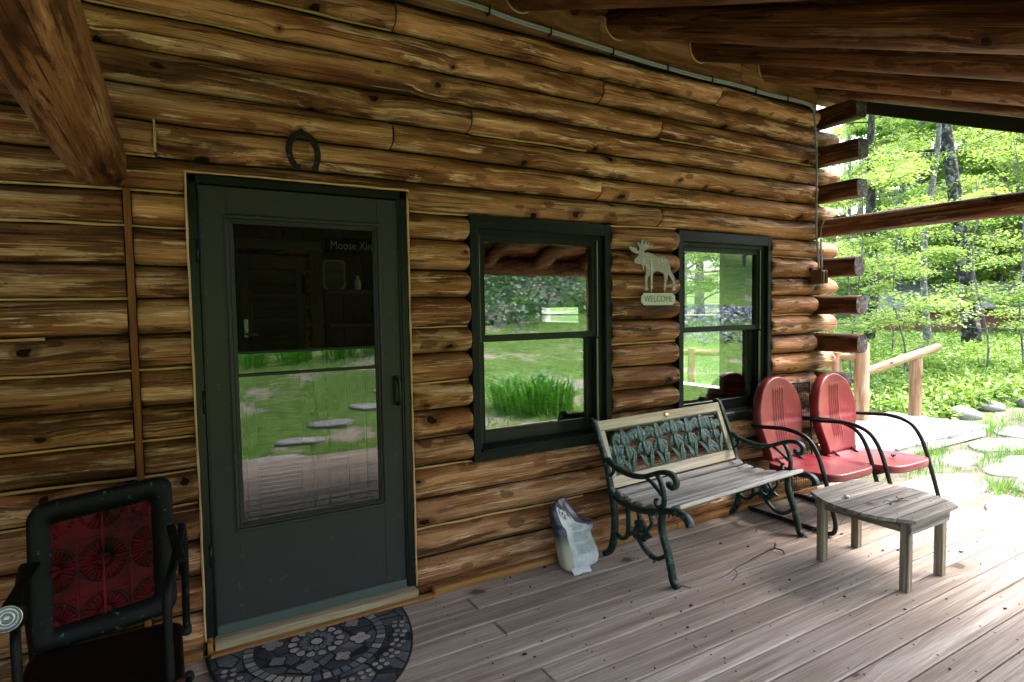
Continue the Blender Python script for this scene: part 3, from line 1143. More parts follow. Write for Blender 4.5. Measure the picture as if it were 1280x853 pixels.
for zc in (.42, 1.1, 1.75):
    mb = MB()
    mb.tube([(.139, -.02, zc - .05), (.139, -.02, zc + .05)], .006, 8)
    wpart(mb, 'hinge', M['frame'], door)
mb = MB()
mb.box((.607, -.036, .030), (.94, .075, .042), b=.004)
wpart(mb, 'threshold', M['stone_sill'], cabin)
mb = MB()
mb.box((.120, -.035, .03), (.022, .07, .055), b=.003)
wpart(mb, 'threshold_block', M['trimwood'], cabin)

# ---- two double-hung windows


def make_window(X):
    """X = outer left edge of the casing; all else hangs from it"""
    w = .973
    mb = MB()
    cw = .046
    o0, o1, zt, zb = X + cw, X + w - cw, 1.925, .70
    mb.box((X + cw / 2, .035, 1.318), (cw, .09, 1.348), b=.003)
    mb.box((X + w - cw / 2, .035, 1.318), (cw, .09, 1.348), b=.003)
    mb.box((X + w / 2, .0355, 1.957), (w - 2 * cw + .002, .089, .068), b=.001)
    mb.box((X + w / 2, .0355, .668), (w - 2 * cw + .002, .089, .05), b=.001)
    root = wpart(mb, 'window', M['casing'], cabin)
    # jamb lining with two tracks
    mb = MB()
    for xx, sg in ((o0, 1), (o1, -1)):
        mb.box((xx + sg * .006, .10, 1.312), (.012, .16, 1.222), b=.001)
        mb.box((xx + sg * .014, .028, 1.312), (.020, .014, 1.20), b=.002)
        mb.box((xx + sg * .013, .083, 1.312), (.018, .010, 1.20), b=.002)
    mb.box((X + w / 2, .10, 1.917), (o1 - o0 - .03, .16, .014), b=.001)
    mb.box((X + w / 2, .028, 1.905), (o1 - o0 - .04, .014, .018), b=.002)
    wpart(mb, 'jamb', M['frame'], root)
    for (xx, yy, zz, sx, sy, sz) in ((o0 + .022, .044, 1.0, .016, .012, .58), (o1 - .022, .044, 1.0, .016, .012, .58), (o1 - .028, .036, 1.6, .006, .006, .60), (o0 + .028, .036, 1.6, .006, .006, .60)):
        mb = MB()
        mb.box((xx, yy, zz), (sx, sy, sz), b=.001)
        wpart(mb, 'track', M['track'], root)
    mb = MB()
    mb.box((X + w / 2, .07, .703), (o1 - o0 - .026, .15, .022), Matrix.Rotation(R(6), 3, 'X'), b=.004)
    wpart(mb, 'sill', M['frame'], root)

    def sash(name, y, a0, a1, b0, b1, st, top, bot):
        mb = MB()
        d = .034
        mb.box((a0 + st / 2, y, (b0 + b1) / 2), (st, d, b1 - b0), b=.004)
        mb.box((a1 - st / 2, y, (b0 + b1) / 2), (st, d, b1 - b0), b=.004)
        mb.box(((a0 + a1) / 2, y + .0005, b1 - top / 2), (a1 - a0 - 2 * st + .002, d - .001, top), b=.003)
        mb.box(((a0 + a1) / 2, y + .0005, b0 + bot / 2), (a1 - a0 - 2 * st + .002, d - .001, bot), b=.003)
        s = wpart(mb, name, M['sash'], root)
        return s
    s1 = sash('upper_sash', .062, o0 + .012, o1 - .012, 1.302, 1.910, .050, .048, .034)
    s2 = sash('lower_sash', .105, o0 + .012, o1 - .012, .712, 1.336, .062, .036, .075)
    for (y, a0, a1, b0, b1) in ((.064, o0 + .055, o1 - .055, 1.330, 1.866), (.107, o0 + .066, o1 - .066, .783, 1.303)):
        mb = MB()
        mb.box(((a0 + a1) / 2, y, (b0 + b1) / 2), (a1 - a0, .003, b1 - b0), b=.0003)
        wpart(mb, 'pane', M['glass'], root)
    # thin bright glazing beads
    mb = MB()
    for (y, a0, a1, b0, b1) in ((.044, o0 + .061, o1 - .061, 1.335, 1.862), (.087, o0 + .073, o1 - .073, .786, 1.30)):
        for (cx, cz, sx, sz) in (((a0 + a1) / 2, b1, a1 - a0, .005), ((a0 + a1) / 2, b0, a1 - a0, .005), (a0, (b0 + b1) / 2, .005, b1 - b0 - .012), (a1, (b0 + b1) / 2, .005, b1 - b0 - .012)):
            mb.box((cx, y, cz), (sx, .006, sz), b=.001)
    wpart(mb, 'glazing_bead', M['sash'], root)
    return root


make_window(1.441)
make_window(2.996)

# ---- side windows (seen through the house), plain white frames
for (y0, y1, z0, z1) in SW:
    mb = MB()
    z1 = z1 - (.01 if z1 > 2 else 0)
    for (cy, cz, sy, sz) in ((y0 + .03, (z0 + z1) / 2, .06, z1 - z0), (y1 - .03, (z0 + z1) / 2, .06, z1 - z0), ((y0 + y1) / 2, z1 - .03, y1 - y0 - .122, .06), ((y0 + y1) / 2, z0 + .03, y1 - y0 - .122, .06), ((y0 + y1) / 2, (z0 + z1) / 2, y1 - y0 - .122, .02)):
        mb.box((4.55, cy, cz), (.14, sy, sz), b=.004)
    wpart(mb, 'window', M['white'], cabin)

# ---- inside of the cabin
mb = MB()
y = .14
while y < 5.9:
    mb.box((1.1, y + .06, -.005), (6.7, .118, .02), b=.002)
    y += .12
wpart(mb, 'floor', M['inner'], cabin)
mb = MB()
y = .14
while y < 5.9:
    mb.box((1.1, y + .075, 2.62), (6.7, .148, .02), b=.002)
    y += .15
wpart(mb, 'inner_ceiling', M['inner'], cabin)
mb = MB()
YP = 1.52
x = -2.2
while x < 2.0:
    if x + .15 < .44 or x > .96:
        mb.box((x + .07, YP + .03, 1.3), (.138, .02, 2.6), b=.003)
    else:
        mb.box((x + .07, YP + .03, 2.27), (.138, .02, .66), b=.003)
    x += .14
wpart(mb, 'partition', M['inner'], cabin)
mb = MB()
for (cx, cz, sx, sz) in ((.425, .96, .07, 1.92), (.96, .96, .085, 1.92), (.69, 1.955, .62, .07)):
    mb.box((cx, YP, cz), (sx, .025, sz), b=.003)
wpart(mb, 'closet_frame', M['innerlight'], cabin)
mb = MB()
for (cx, cz, sx, sz) in ((.497, .95, .07, 1.86), (.858, .95, .07, 1.86), (.68, 1.84, .29, .08), (.68, .08, .29, .14)):
    mb.box((cx, YP + .012, cz), (sx, .024, sz), b=.002)
z = .16
while z < 1.79:
    mb.box((.68, YP + .016, z), (.29, .008, .036), Matrix.Rotation(R(-35), 3, 'X'), b=.001)
    z += .03
cl = wpart(mb, 'closet_door', M['innerlight'], cabin)
mb = MB()
mb.box((.487, YP - .004, 1.38), (.03, .008, .13), b=.003)
mb.tube([(.487, YP - .01, 1.34), (.487, YP - .05, 1.34), (.56, YP - .055, 1.335)], .008, 8)
wpart(mb, 'handle', M['chrome'], cl)
mb = MB()
mb.box((.872, YP - .006, 1.68), (.022, .012, .14), b=.002)
wpart(mb, 'hinge', M['black'], cl)
for zz in (1.628, 1.385):
    mb = MB()
    mb.box((1.33, YP - .09, zz), (.66, .20, .022), b=.003)
    wpart(mb, 'shelf', M['innerlight'], cabin)

# ---- cable along the wall top, box at the corner
mb = MB()
cab = smoothpath([(-1.2, -.035, 3.05), (.4, -.038, 3.06), (1.367, -.045, 3.072), (1.70, -.045, 3.05), (2.217, -.045, 3.030), (2.6, -.045, 3.012), (3.114, -.045, 3.004), (3.5, -.045, 3.012), (3.853, -.045, 3.006), (4.28, -.045, 3.014), (4.40, -.045, 2.985), (4.425, -.045, 2.90), (4.43, -.06, 2.6), (4.435, -.058, 2.3), (4.44, -.058, 2.05), (4.455, -.06, 1.90), (4.46, -.07, 1.76)], 8)
mb.tube(cab, .0075, 8)
mb.tube([p + V((0, -.004, .012)) for p in cab[:-42]], .006, 8)
cable = wpart(mb, 'electrical_cable', M['conduit'], cabin)
mb = MB()
mb.tube(smoothpath([(4.60, -.10, 2.165), (4.52, -.09, 2.16), (4.485, -.075, 2.10), (4.478, -.07, 2.0), (4.49, -.075, 1.76)], 8), .006, 8)
wpart(mb, 'electrical_cable', M['conduit'], cabin)
for x in (1.55, 1.98, 2.42, 2.85, 3.28, 3.7, 4.1):
    c = min(cab, key=lambda p: abs(p.x - x) + abs(p.z - 3.03))
    mb = MB()
    mb.box((c.x, -.040, c.z + .006), (.010, .034, .046), b=.002)
    wpart(mb, 'cable_clip', M['black'], cable)
mb = MB()
mb.box((4.455, -.075, 1.695), (.085, .09, .105), b=.004)
box = wpart(mb, 'outlet_box', M['outlet'], cabin)
for dx in (-.02, .02):
    mb = MB()
    mb.box((4.455 + dx, -.1235, 1.695), (.028, .01, .09), b=.003)
    wpart(mb, 'outlet_cover', M['outlet'], box)
mb = MB()
mb.box((4.60, -.16, 2.16), (.05, .10, .02), b=.004)
mb.lathe([(.012, 0), (.016, .01), (.012, .03)], (4.60, -.115, 2.165), (0, -1, 0), 10)
wpart(mb, 'cable_bracket', M['chrome'], cabin)

# ================================================================== porch deck
mb = MB()
y = -.0415
row = 0
while y > -3.4:
    xs = [XL] + sorted({1: [1.29], 3: [1.295, 3.9], 5: [.1], 6: [1.288]}.get(row, [rng.uniform(-1.5, 4.2)] if row % 3 == 2 else [])) + [5.0 + rng.uniform(-.006, .006)]
    for i in range(len(xs) - 1):
        a, b = xs[i] + (.002 if i else 0), xs[i + 1] - .002
        mb.box(((a + b) / 2, y - .07, -.014 + rng.uniform(-.0012, .0012)), (b - a, .1325, .028), Matrix.Rotation(rng.uniform(-.010, .010), 3, 'X'), b=.005)
    # nail heads over each joist
    x = -2.1
    while x < 5:
        for dy in (.028, .108):
            px, py = x + rng.uniform(-.012, .012), y - dy + rng.uniform(-.008, .008)
            mb.lathe([(.0045, 0), (.0045, .0009)], (px, py, .0002), seg=6, mi=1)
        x += .405
    y -= .14
    row += 1
mb.box((1.35, -3.41, -.075), (7.3, .035, .14), b=.004)
mb.box((5.018, -1.72, -.085), (.03, 3.4, .12), b=.004)
deck = mb.build('deck', [M['deck'], M['rust']])
tag(deck, kind='structure')

# ================================================================== garden bench
BENCH_A = math.atan(.085 / 1.22)
bench = empty('garden_bench', (2.85, -.3575, 0), BENCH_A)
tag(bench, 'garden bench with green iron ends, grey seat slats and an iron iris panel back', 'bench')


def iron_end(x):
    def P(l):
        return [V((x, a, b)) for a, b in l]
    mb = MB()
    sec = rrect(-.018, -.0135, .018, .0135, .006, 2)
    sx = (1, 0, 0)

    def bar(l, n=6, s0=1.0, s1=1.0):
        q = smoothpath(P(l), n)
        mb.sweep(q, sec, [s0 + (s1 - s0) * i / (len(q) - 1) for i in range(len(q))], side=sx)
    bar([(.335, .768), (.352, .772), (.372, .787), (.362, .803), (.338, .795), (.318, .755), (.29, .69), (.24, .577), (.21, .47), (.19, .405), (.13, .368), (.05, .352), (-.06, .354), (-.17, .380), (-.25, .404), (-.32, .408), (-.362, .392), (-.382, .355)], 5, .8, 1.25)
    bar([(.228, .585), (.15, .552), (.05, .535), (-.053, .543), (-.14, .578), (-.20, .600), (-.255, .602), (-.287, .580), (-.29, .550), (-.268, .532), (-.245, .540), (-.244, .556)], 6, 1.0, .9)
    bar([(-.16, .582), (-.19, .535), (-.207, .475), (-.205, .425), (-.185, .395)], 6, .7, .8)
    bar([(-.07, .548), (-.12, .528), (-.165, .50), (-.196, .475)], 5, .5, .7)
    bar([(-.205, .43), (-.172, .405), (-.150, .415), (-.150, .44), (-.166, .445)], 5, .6, .5)
    bar([(.175, .555), (.175, .52), (.195, .495), (.208, .50)], 5, .6, .5)
    bar([(-.20, .39), (-.19, .32), (-.205, .25), (-.235, .17), (-.256, .09), (-.272, .03), (-.303, .008)], 6, 1.1, 1.15)
    bar([(.192, .41), (.172, .33), (.165, .22), (.175, .12), (.205, .04), (.25, .008)], 6, 1.1, 1.2)
    bar([(.167, .165), (.115, .145), (.07, .165), (.055, .23), (.06, .35)], 6, .75, .7)
    bar([(.07, .175), (.0, .21), (-.05, .16), (-.11, .12), (-.17, .12), (-.235, .165)], 6, .8, .8)
    bar([(-.02, .355), (-.03, .29), (-.0, .23), (-.045, .20), (-.075, .25), (-.05, .30)], 6, .7, .6)
    bar([(-.10, .36), (-.12, .30), (-.09, .25), (-.12, .22)], 5, .6, .5)
    for (a, b, r_) in ((-.035, .245, .026), (-.06, .20, .022), (.0, .195, .02), (-.01, .27, .018), (-.085, .215, .016)):
        mb.lathe([(r_ * .4, -.014), (r_, -.006), (r_, .006), (r_ * .4, .014)], (x, a, b), (1, 0, 0), 8)
    # beading along the side of the seat curve
    for i in range(16):
        q = -.31 + i * .028
        zz = .405 - .05 * math.sin((q + .31) / .42 * math.pi)
        for sg in (-1, 1):
            mb.lathe([(.006, 0), (.004, .004)], (x + sg * .0165, q, zz - .004), (sg, 0, 0), 6)
    return mb


for x in (-.60, .60):
    lpart(iron_end(x), 'iron_end', M['iron'], bench)
for (yy, zz, w, a) in ((.150, .386, .046, -16), (.076, .368, .052, -9), (-.008, .362, .056, 0), (-.096, .370, .058, 9), (-.184, .388, .056, 14), (-.272, .412, .068, 18)):
    mb = MB()
    mb.box((0, yy, zz + .012), (1.168, w, .022), Matrix.Rotation(R(-a), 3, 'X'), b=.004)
    lpart(mb, 'seat_slat', M['greywood'], bench)
# back: frame of cream wood, in its own slanting plane
BU = V((0, .359, .933))
BN = V((0, -.933, .359))
BO = V((0, .214, .462))
BR = Matrix((V((1, 0, 0)), -BN, BU)).transposed()      # x, depth, up
bk = lambda u, w, d=0.0: BO + V((1, 0, 0)) * u + BU * w + BN * d
mb = MB()
mb.box(bk(0, .322), (1.168, .024, .060), BR, b=.004)
mb.box(bk(0, -.020), (1.168, .024, .066), BR, b=.004)
for u in (-.562, .562):
    mb.box(bk(u, .1525), (.044, .024, .276), BR, b=.003)
back = lpart(mb, 'backrest', M['creamwood'], bench)
mb = MB()
mb.lathe([(.002, 0), (.020, .001), (.022, .003), (.016, .007), (.004, .008)], V((0, 0, 0)), (0, 0, 1), 18)
pl = mb.build('brass_plate', M['brass'])
for v_ in pl.data.vertices:
    p = v_.co.copy()
    v_.co = bk(.02 + p.x * 1.15, .322 + p.y * .6, .0125 + p.z)
pl.parent = back
mb = MB()


def petal(pts, wd, d0=0.0, lift=.006):
    """flat leaf-shaped blade along a path in the back's plane"""
    q = smoothpath([(a, b, 0) for a, b in pts], 5)
    n = len(q)
    P = [bk(p.x, p.y, d0 + lift * math.sin(math.pi * i / (n - 1))) for i, p in enumerate(q)]
    sec = [(-1, 0), (-.6, .42), (-.08, .55), (0, .28), (.08, .55), (.6, .42), (1, 0), (0, -.4)]
    side_scale = [max(.12, math.sin(math.pi * min(1, (i + .35) / (n - .3))) ** .8) for i in range(n)]
    # local frame: across = BN x tangent
    vs, g = [], []
    for i in range(n):
        t = (P[min(i + 1, n - 1)] - P[max(i - 1, 0)]).normalized()
        ac = BN.cross(t).normalized()
        for (a, b) in sec:
            vs.append(P[i] + ac * (a * wd * side_scale[i]) + BN * (b * .009 * side_scale[i]))
            g.append((i * .02, a * .02, .5))
    k = len(sec)
    fs = [(i * k + j, i * k + (j + 1) % k, (i + 1) * k + (j + 1) % k, (i + 1) * k + j) for i in range(n - 1) for j in range(k)]
    mb.add(vs, fs, g, True)


for i, (u, w) in enumerate(((-.495, .13), (-.40, .18), (-.245, .19), (-.10, .185), (.055, .195), (.195, .185), (.335, .195), (.455, .175))):
    s = 1.5 if 0 < i < 7 else 1.15
    tilt = rng.uniform(-.02, .02)
    petal([(u, w - .01), (u + tilt * .5, w + .03), (u + tilt, w + .066 * s)], .027 * s, .002)
    for sg in (-1, 1):
        petal([(u, w - .005), (u + sg * .028 * s, w + .028 * s), (u + sg * .050 * s, w + .030 * s), (u + sg * .062 * s, w + .012 * s)], .026 * s, .0)
        petal([(u, w - .008), (u + sg * .022 * s, w - .028 * s), (u + sg * .044 * s, w - .048 * s)], .021 * s, -.002)
    petal([(u, w), (u - tilt, w - .032 * s), (u - tilt * .6, w - .062 * s)], .021 * s, .006)
    petal([(u, w - .04), (u + tilt, .08), (u + tilt * 1.5, .014)], .0075, -.002, .001)
    for sg, ln, wd in ((-1, .10, .017), (1, .13, .019), (rng.choice((-1, 1)), .075, .016)):
        b0 = u + sg * rng.uniform(.004, .02)
        petal([(b0, .012), (b0 + sg * .018, .012 + ln * .5), (b0 + sg * rng.uniform(.04, .075), .012 + ln)], wd, .001)
for w in (.018, .287):
    mb.box(bk(0, w), (1.08, .008, .008), BR, b=.002)
for u in (-.536, .536):
    mb.box(bk(u, .152), (.008, .008, .26), BR, b=.002)
lpart(mb, 'iris_panel', M['ironlight'], back)

# ================================================================== red shell-back chairs


def red_chair(loc, label, leafscar=0):
    root = empty('lawn_chair', loc, 0)
    tag(root, label, 'chair', 'red steel lawn chairs')
    mb = MB()
    h = [(.12, .634), (.03, .640), (-.07, .628), (-.15, .592), (-.205, .52), (-.242, .43), (-.28, .30), (-.318, .16), (-.335, .085), (-.325, .035), (-.285, .016), (-.2, .0155), (0, .0155), (.2, .0155), (.285, .0155)]
    lft = [V((-.275, a, b)) for a, b in h]
    rgt = [V((.275, a, b)) for a, b in reversed(h)]
    loop = [V((-.275, .24, .622))] + lft + [V((-.262, .315, .0155)), V((-.22, .325, .0155)), V((.22, .325, .0155)), V((.262, .315, .0155))] + rgt + [V((.275, .24, .622)), V((.255, .292, .62)), V((.20, .302, .62)), V((-.20, .302, .62)), V((-.255, .292, .62))]
    q = []
    P = loop
    N = len(P)
    for i in range(N):
        p0, p1, p2, p3 = P[i - 1], P[i], P[(i + 1) % N], P[(i + 2) % N]
        for j in range(5):
            t = j / 5
            q.append(.5 * ((2 * p1) + (p2 - p0) * t + (2 * p0 - 5 * p1 + 4 * p2 - p3) * t * t + (3 * p1 - p0 - 3 * p2 + p3) * t ** 3))
    mb.tube(q, .0145, 10, closed=True)
    lpart(mb, 'tube_frame', M['blacktube'], root)
    mb = MB()
    mb.box((0, -.2, .326), (.555, .03, .012), b=.003)
    lpart(mb, 'seat_bracket', M['blacktube'], root)
    mb = MB()
    mb.box((0, .12, .326), (.555, .03, .012), b=.003)
    for xx in (-.12, .12):
        mb.tube([(xx, .12, .326), (xx, .235, .40), (xx, .288, .60)], .009, 8)
    lpart(mb, 'seat_bracket', M['blacktube'], root)
    # seat: dished plate with a rolled lip
    mb = MB()
    vs, g, fs = [], [], []
    NA, rings = 72, [.0, .2, .4, .55, .68, .78, .86, .92, .96, .985, 1.0]
    cx, cy, hx, hy = 0, -.05, .253, .268

    def outline(a, f):
        ca, sa = math.cos(a), math.sin(a)
        n_ = 4.6
        k = (abs(ca) ** n_ + abs(sa) ** n_) ** (-1 / n_)
        return cx + hx * f * ca * k, cy + hy * f * sa * k
    prof = [(f, 0) for f in rings] + [(1.012, -.008), (1.014, -.022), (1.008, -.046), (.985, -.050), (.97, -.040)]
    for (f, dz) in prof:
        for j in range(NA):
            x, y = outline(2 * math.pi * j / NA, f)
            dish = -.022 * (1 - min(1, f) ** 3.5)
            zz = .372 - .045 * (y + .05) + dish + dz
            if f > .9:
                zz += .006 * (1 - ((f - .96) / .06) ** 2) if f <= 1.0 else 0
            vs.append((x, y, zz))
            g.append((x, y, .5))
    for i in range(len(prof) - 1):
        for j in range(NA):
            j2 = (j + 1) % NA
            if i == 0:
                fs.append((0, NA + j, NA + j2))
            else:
                fs.append((i * NA + j, (i + 1) * NA + j, (i + 1) * NA + j2, i * NA + j2))
    mb.add(vs, fs, g, True)
    lpart(mb, 'seat', M['red'], root)
    # back: ovoid shell with pressed ribs and a flange turned backwards
    mb = MB()
    NU, NV = 72, 44

    def hw(v):
        if v < .5:
            t = v / .5
            return .168 + (.236 - .168) * (t * t * (3 - 2 * t))
        return .236 * max(0.0, 1 - ((v - .5) / .5) ** 2.25) ** .5

    def surf(u, v):
        w = max(hw(v), .012)
        x = u * w
        z = .372 + v * .572
        y = .205 + .075 * v - .025 * math.sin(v * math.pi) * (-1) - .0
        y += -.030 * (u * u) * (w / .236) ** 2          # wraps forward at its sides
        e = max(abs(u), 0)
        rib = 0.0
        for i in range(5):
            d = (x - (-.052 + i * .026)) / .0075
            rib += math.exp(-d * d)
        m = max(0, min(1, (v - .16) / .05)) * max(0, min(1, (.90 - v) / .05))
        y -= .0085 * rib * m
        y += .006 * math.exp(-((z - .64) / .012) ** 2)   # crease at arm height
        return V((x, y, z))
    vs, g, fs = [], [], []
    for i in range(NV + 1):
        v = 1 - (1 - i / NV) ** 1.6 if i else 0
        for j in range(NU + 1):
            u = -1 + 2 * j / NU
            p = surf(u, v)
            vs.append(p)
            g.append((p.x, p.z, .5))
    W = NU + 1
    for i in range(NV):
        for j in range(NU):
            fs.append((i * W + j, i * W + j + 1, (i + 1) * W + j + 1, (i + 1) * W + j))
    loop = [j for j in range(W)] + [i * W + NU for i in range(1, NV + 1)] + [NV * W + j for j in range(NU - 1, -1, -1)] + [i * W for i in range(NV - 1, 0, -1)]
    c0 = V((0, .24, .66))
    prev = loop
    for (o, d) in ((.006, .005), (.010, .018), (.008, .066), (-.004, .070)):
        cur = []
        for q_ in loop:
            p = V(vs[q_])
            r_ = V((p.x, 0, p.z - .64))
            r_ = r_.normalized() if r_.length else r_
            cur.append(len(vs))
            pp = p + r_ * o + V((0, d, 0))
            vs.append(pp)
            g.append((pp.x, pp.z, .5))
        for a in range(len(loop)):
            b = (a + 1) % len(loop)
            fs.append((prev[a], prev[b], cur[b], cur[a]))
        prev = cur
    mb.add(vs, fs, g, True)
    lpart(mb, 'backrest', M['red'], root)
    return root


red_chair((3.89, -.400, 0), 'faded red shell-back steel chair nearer the bench, empty seat, black tube arms')
red_chair((4.42, -.500, 0), 'red shell-back steel chair at the deck end with a dark curled leaf on its seat')

mb = MB()
for i in range(26):
    a = i / 25
    mb_pts = None
vs, g, fs = [], [], []
for i in range(13):
    for j in range(5):
        u, v = i / 12 - .5, j / 4 - .5
        vs.append((u * .075, v * .034 * math.cos(u * 2.6), .006 + .016 * abs(v) * 1.6 + .006 * math.sin(u * 9) + .01 * u * u))
        g.append((u, v, .5))
fs = [(i * 5 + j, i * 5 + j + 1, (i + 1) * 5 + j + 1, (i + 1) * 5 + j) for i in range(12) for j in range(4)]
mb.add(vs, fs, g, True)
mb.tube([(.036, 0, .008), (.06, .006, .014)], .0018, 6)
leaf = mb.build('dead_leaf', M['leafdry'])
leaf.location = (4.545, -.60, .362)
leaf.rotation_euler = (0, .06, .35)
tag(leaf, 'curled dark brown leaf lying on the seat of the far red chair', 'leaf')

# dark wire panel leaning on the wall between the two chair backs
mb = MB()
pw = lambda u, w: V((4.14 + u, -.075 + .035 * w, .012 + w * .86))
for u in (0, .26):
    mb.tube([pw(u, 0), pw(u, 1)], .006, 8)
for w in (0, 1):
    mb.tube([pw(0, w), pw(.26, w)], .006, 8)
for i in range(1, 9):
    mb.tube([pw(.26 * i / 9, 0), pw(.26 * i / 9, 1)], .0016, 5)
for i in range(1, 30):
    mb.tube([pw(0, i / 30), pw(.26, i / 30)], .0016, 5)
wp = mb.build('wire_panel', M['black'])
tag(wp, 'narrow black wire mesh panel leaning on the log wall behind the red chairs', 'wire panel')

# ================================================================== slatted side table
table = empty('side_table', (3.43, -1.105, 0))
tag(table, 'low weathered grey slatted wooden table in front of the red chairs', 'table')
for (x, y) in ((3.241, -.881), (3.594, -.878), (3.241, -1.331), (3.594, -1.330)):
    mb = MB()
    mb.box((x, y, .186), (.044, .044, .372), b=.003)
    wpart(mb, 'leg', M['greentable'], table)
for (c, s, mm) in (((3.235, -1.106, .338), (.02, .404, .066), 'greentable'), ((3.60, -1.106, .338), (.02, .404, .066), 'greentable'), ((3.418, -1.359, .338), (.40, .012, .066), 'tablewood'), ((3.418, -.853, .338), (.40, .012, .066), 'tablewood')):
    mb = MB()
    mb.box(c, s, b=.003)
    wpart(mb, 'apron', M[mm], table)
lefts = [3.185, 3.135, 3.108, 3.10, 3.103, 3.118, 3.15, 3.20]
rights = [3.668, 3.715, 3.742, 3.755, 3.757, 3.745, 3.715, 3.675]
for i in range(8):
    y = -1.358 + i * .0725
    a, b = lefts[i], rights[i]
    mb = MB()
    da = (lefts[min(i + 1, 7)] - lefts[max(i - 1, 0)]) / (2 if 0 < i < 7 else 1)
    db = (rights[min(i + 1, 7)] - rights[max(i - 1, 0)]) / (2 if 0 < i < 7 else 1)
    zt = .392 + rng.uniform(-.001, .001)
    n = 3
    h = .0328
    vs = []
    for zz in (zt - .018, zt):
        vs += [(a - da * .47, y - h, zz), (b - db * .47, y - h, zz), (b + db * .47, y + h, zz), (a + da * .47, y + h, zz)]
    rr, off = rng.random(), rng.random() * 30
    mb.add(vs, [(3, 2, 1, 0), (4, 5, 6, 7), (0, 1, 5, 4), (1, 2, 6, 5), (2, 3, 7, 6), (3, 0, 4, 7)], [(p[0] + off, p[1] + p[2], rr) for p in vs])
    for xx in (3.24, 3.59):
        mb.lathe([(.0045, 0), (.0045, .001)], (xx, y, zt), seg=6, mi=1)
    o = wpart(mb, 'top_slat', [M['tablewood'], M['rust']], table)
    bv = o.modifiers.new('edge', 'BEVEL')
    bv.width = .003
    bv.segments = 2

# bits on the table top
mb = MB()
mb.lathe([(.004, .0), (.014, .004), (.016, .010), (.009, .017), (.003, .018)], (0, 0, 0), (.3, .2, 1), 9)
w = mb.build('paper_scrap', M['white'])
w.location = (3.27, -1.005, .393)
tag(w, 'small crumpled white scrap on the slatted table', 'scrap')
mb = MB()
mb.tube(smoothpath([(-.07, .0, .004), (-.03, .008, .007), (.01, -.006, .006), (.05, .004, .009), (.085, .0, .006)], 5), .0032, 6)
mb.tube(smoothpath([(-.03, .008, .007), (-.05, .03, .012), (-.075, .035, .006)], 4), .002, 5)
mb.tube(smoothpath([(.01, -.006, .006), (.03, -.03, .012), (.06, -.035, .006)], 4), .002, 5)
mb.tube(smoothpath([(.05, .004, .009), (.06, .025, .012), (.09, .03, .008)], 4), .002, 5)
w = mb.build('twig', M['twig'])
w.location = (3.42, -1.19, .393)
w.rotation_euler = (0, 0, .1)
tag(w, 'short forked dark twig lying on the slatted table', 'twig')
# long twig on the boards
mb = MB()
st = smoothpath([(2.33, -.735, .006), (2.45, -.745, .008), (2.60, -.735, .010), (2.70, -.705, .009), (2.82, -.69, .012), (2.95, -.668, .014), (3.06, -.652, .013), (3.12, -.655, .018), (3.165, -.628, .030)], 6)
mb.tube(st, [.0011 + .0050 * (i / len(st)) ** 2.2 + .0005 * nz(i * .6) for i in range(len(st))], 7)
mb.tube(smoothpath([(2.70, -.705, .009), (2.66, -.76, .012), (2.58, -.79, .006)], 4), .0022, 5)
mb.tube(smoothpath([(2.33, -.735, .006), (2.30, -.70, .012), (2.27, -.70, .006)], 4), .003, 5)
mb.tube(smoothpath([(3.12, -.655, .018), (3.13, -.70, .02), (3.11, -.73, .010)], 4), .004, 5)
tw = mb.build('twig', M['twig'])
tag(tw, 'long thin dark twig lying on the deck boards in front of the bench', 'twig')
# crumbs of bark and dry leaf
mb = MB()
for i in range(115):
    x, y = rng.uniform(1.0, 4.8), -.1 - 2.2 * rng.random() ** 1.5
    s = .004 + .010 * rng.random() ** 3
    a = rng.random() * 6.3
    pts = [(x + s * math.cos(a + q) * rng.uniform(.5, 1.3), y + s * math.sin(a + q) * rng.uniform(.4, 1), .0025 + rng.random() * .005) for q in (0, 1.5, 3.1, 4.7)]
    base = [(p[0], p[1], .001) for p in pts]
    mb.add(pts + base, [(0, 1, 2, 3), (0, 4, 5, 1), (1, 5, 6, 2), (2, 6, 7, 3), (3, 7, 4, 0)])
tag(mb.build('leaf_litter', M['leafdry']), kind='stuff')

# ================================================================== sack by the wall


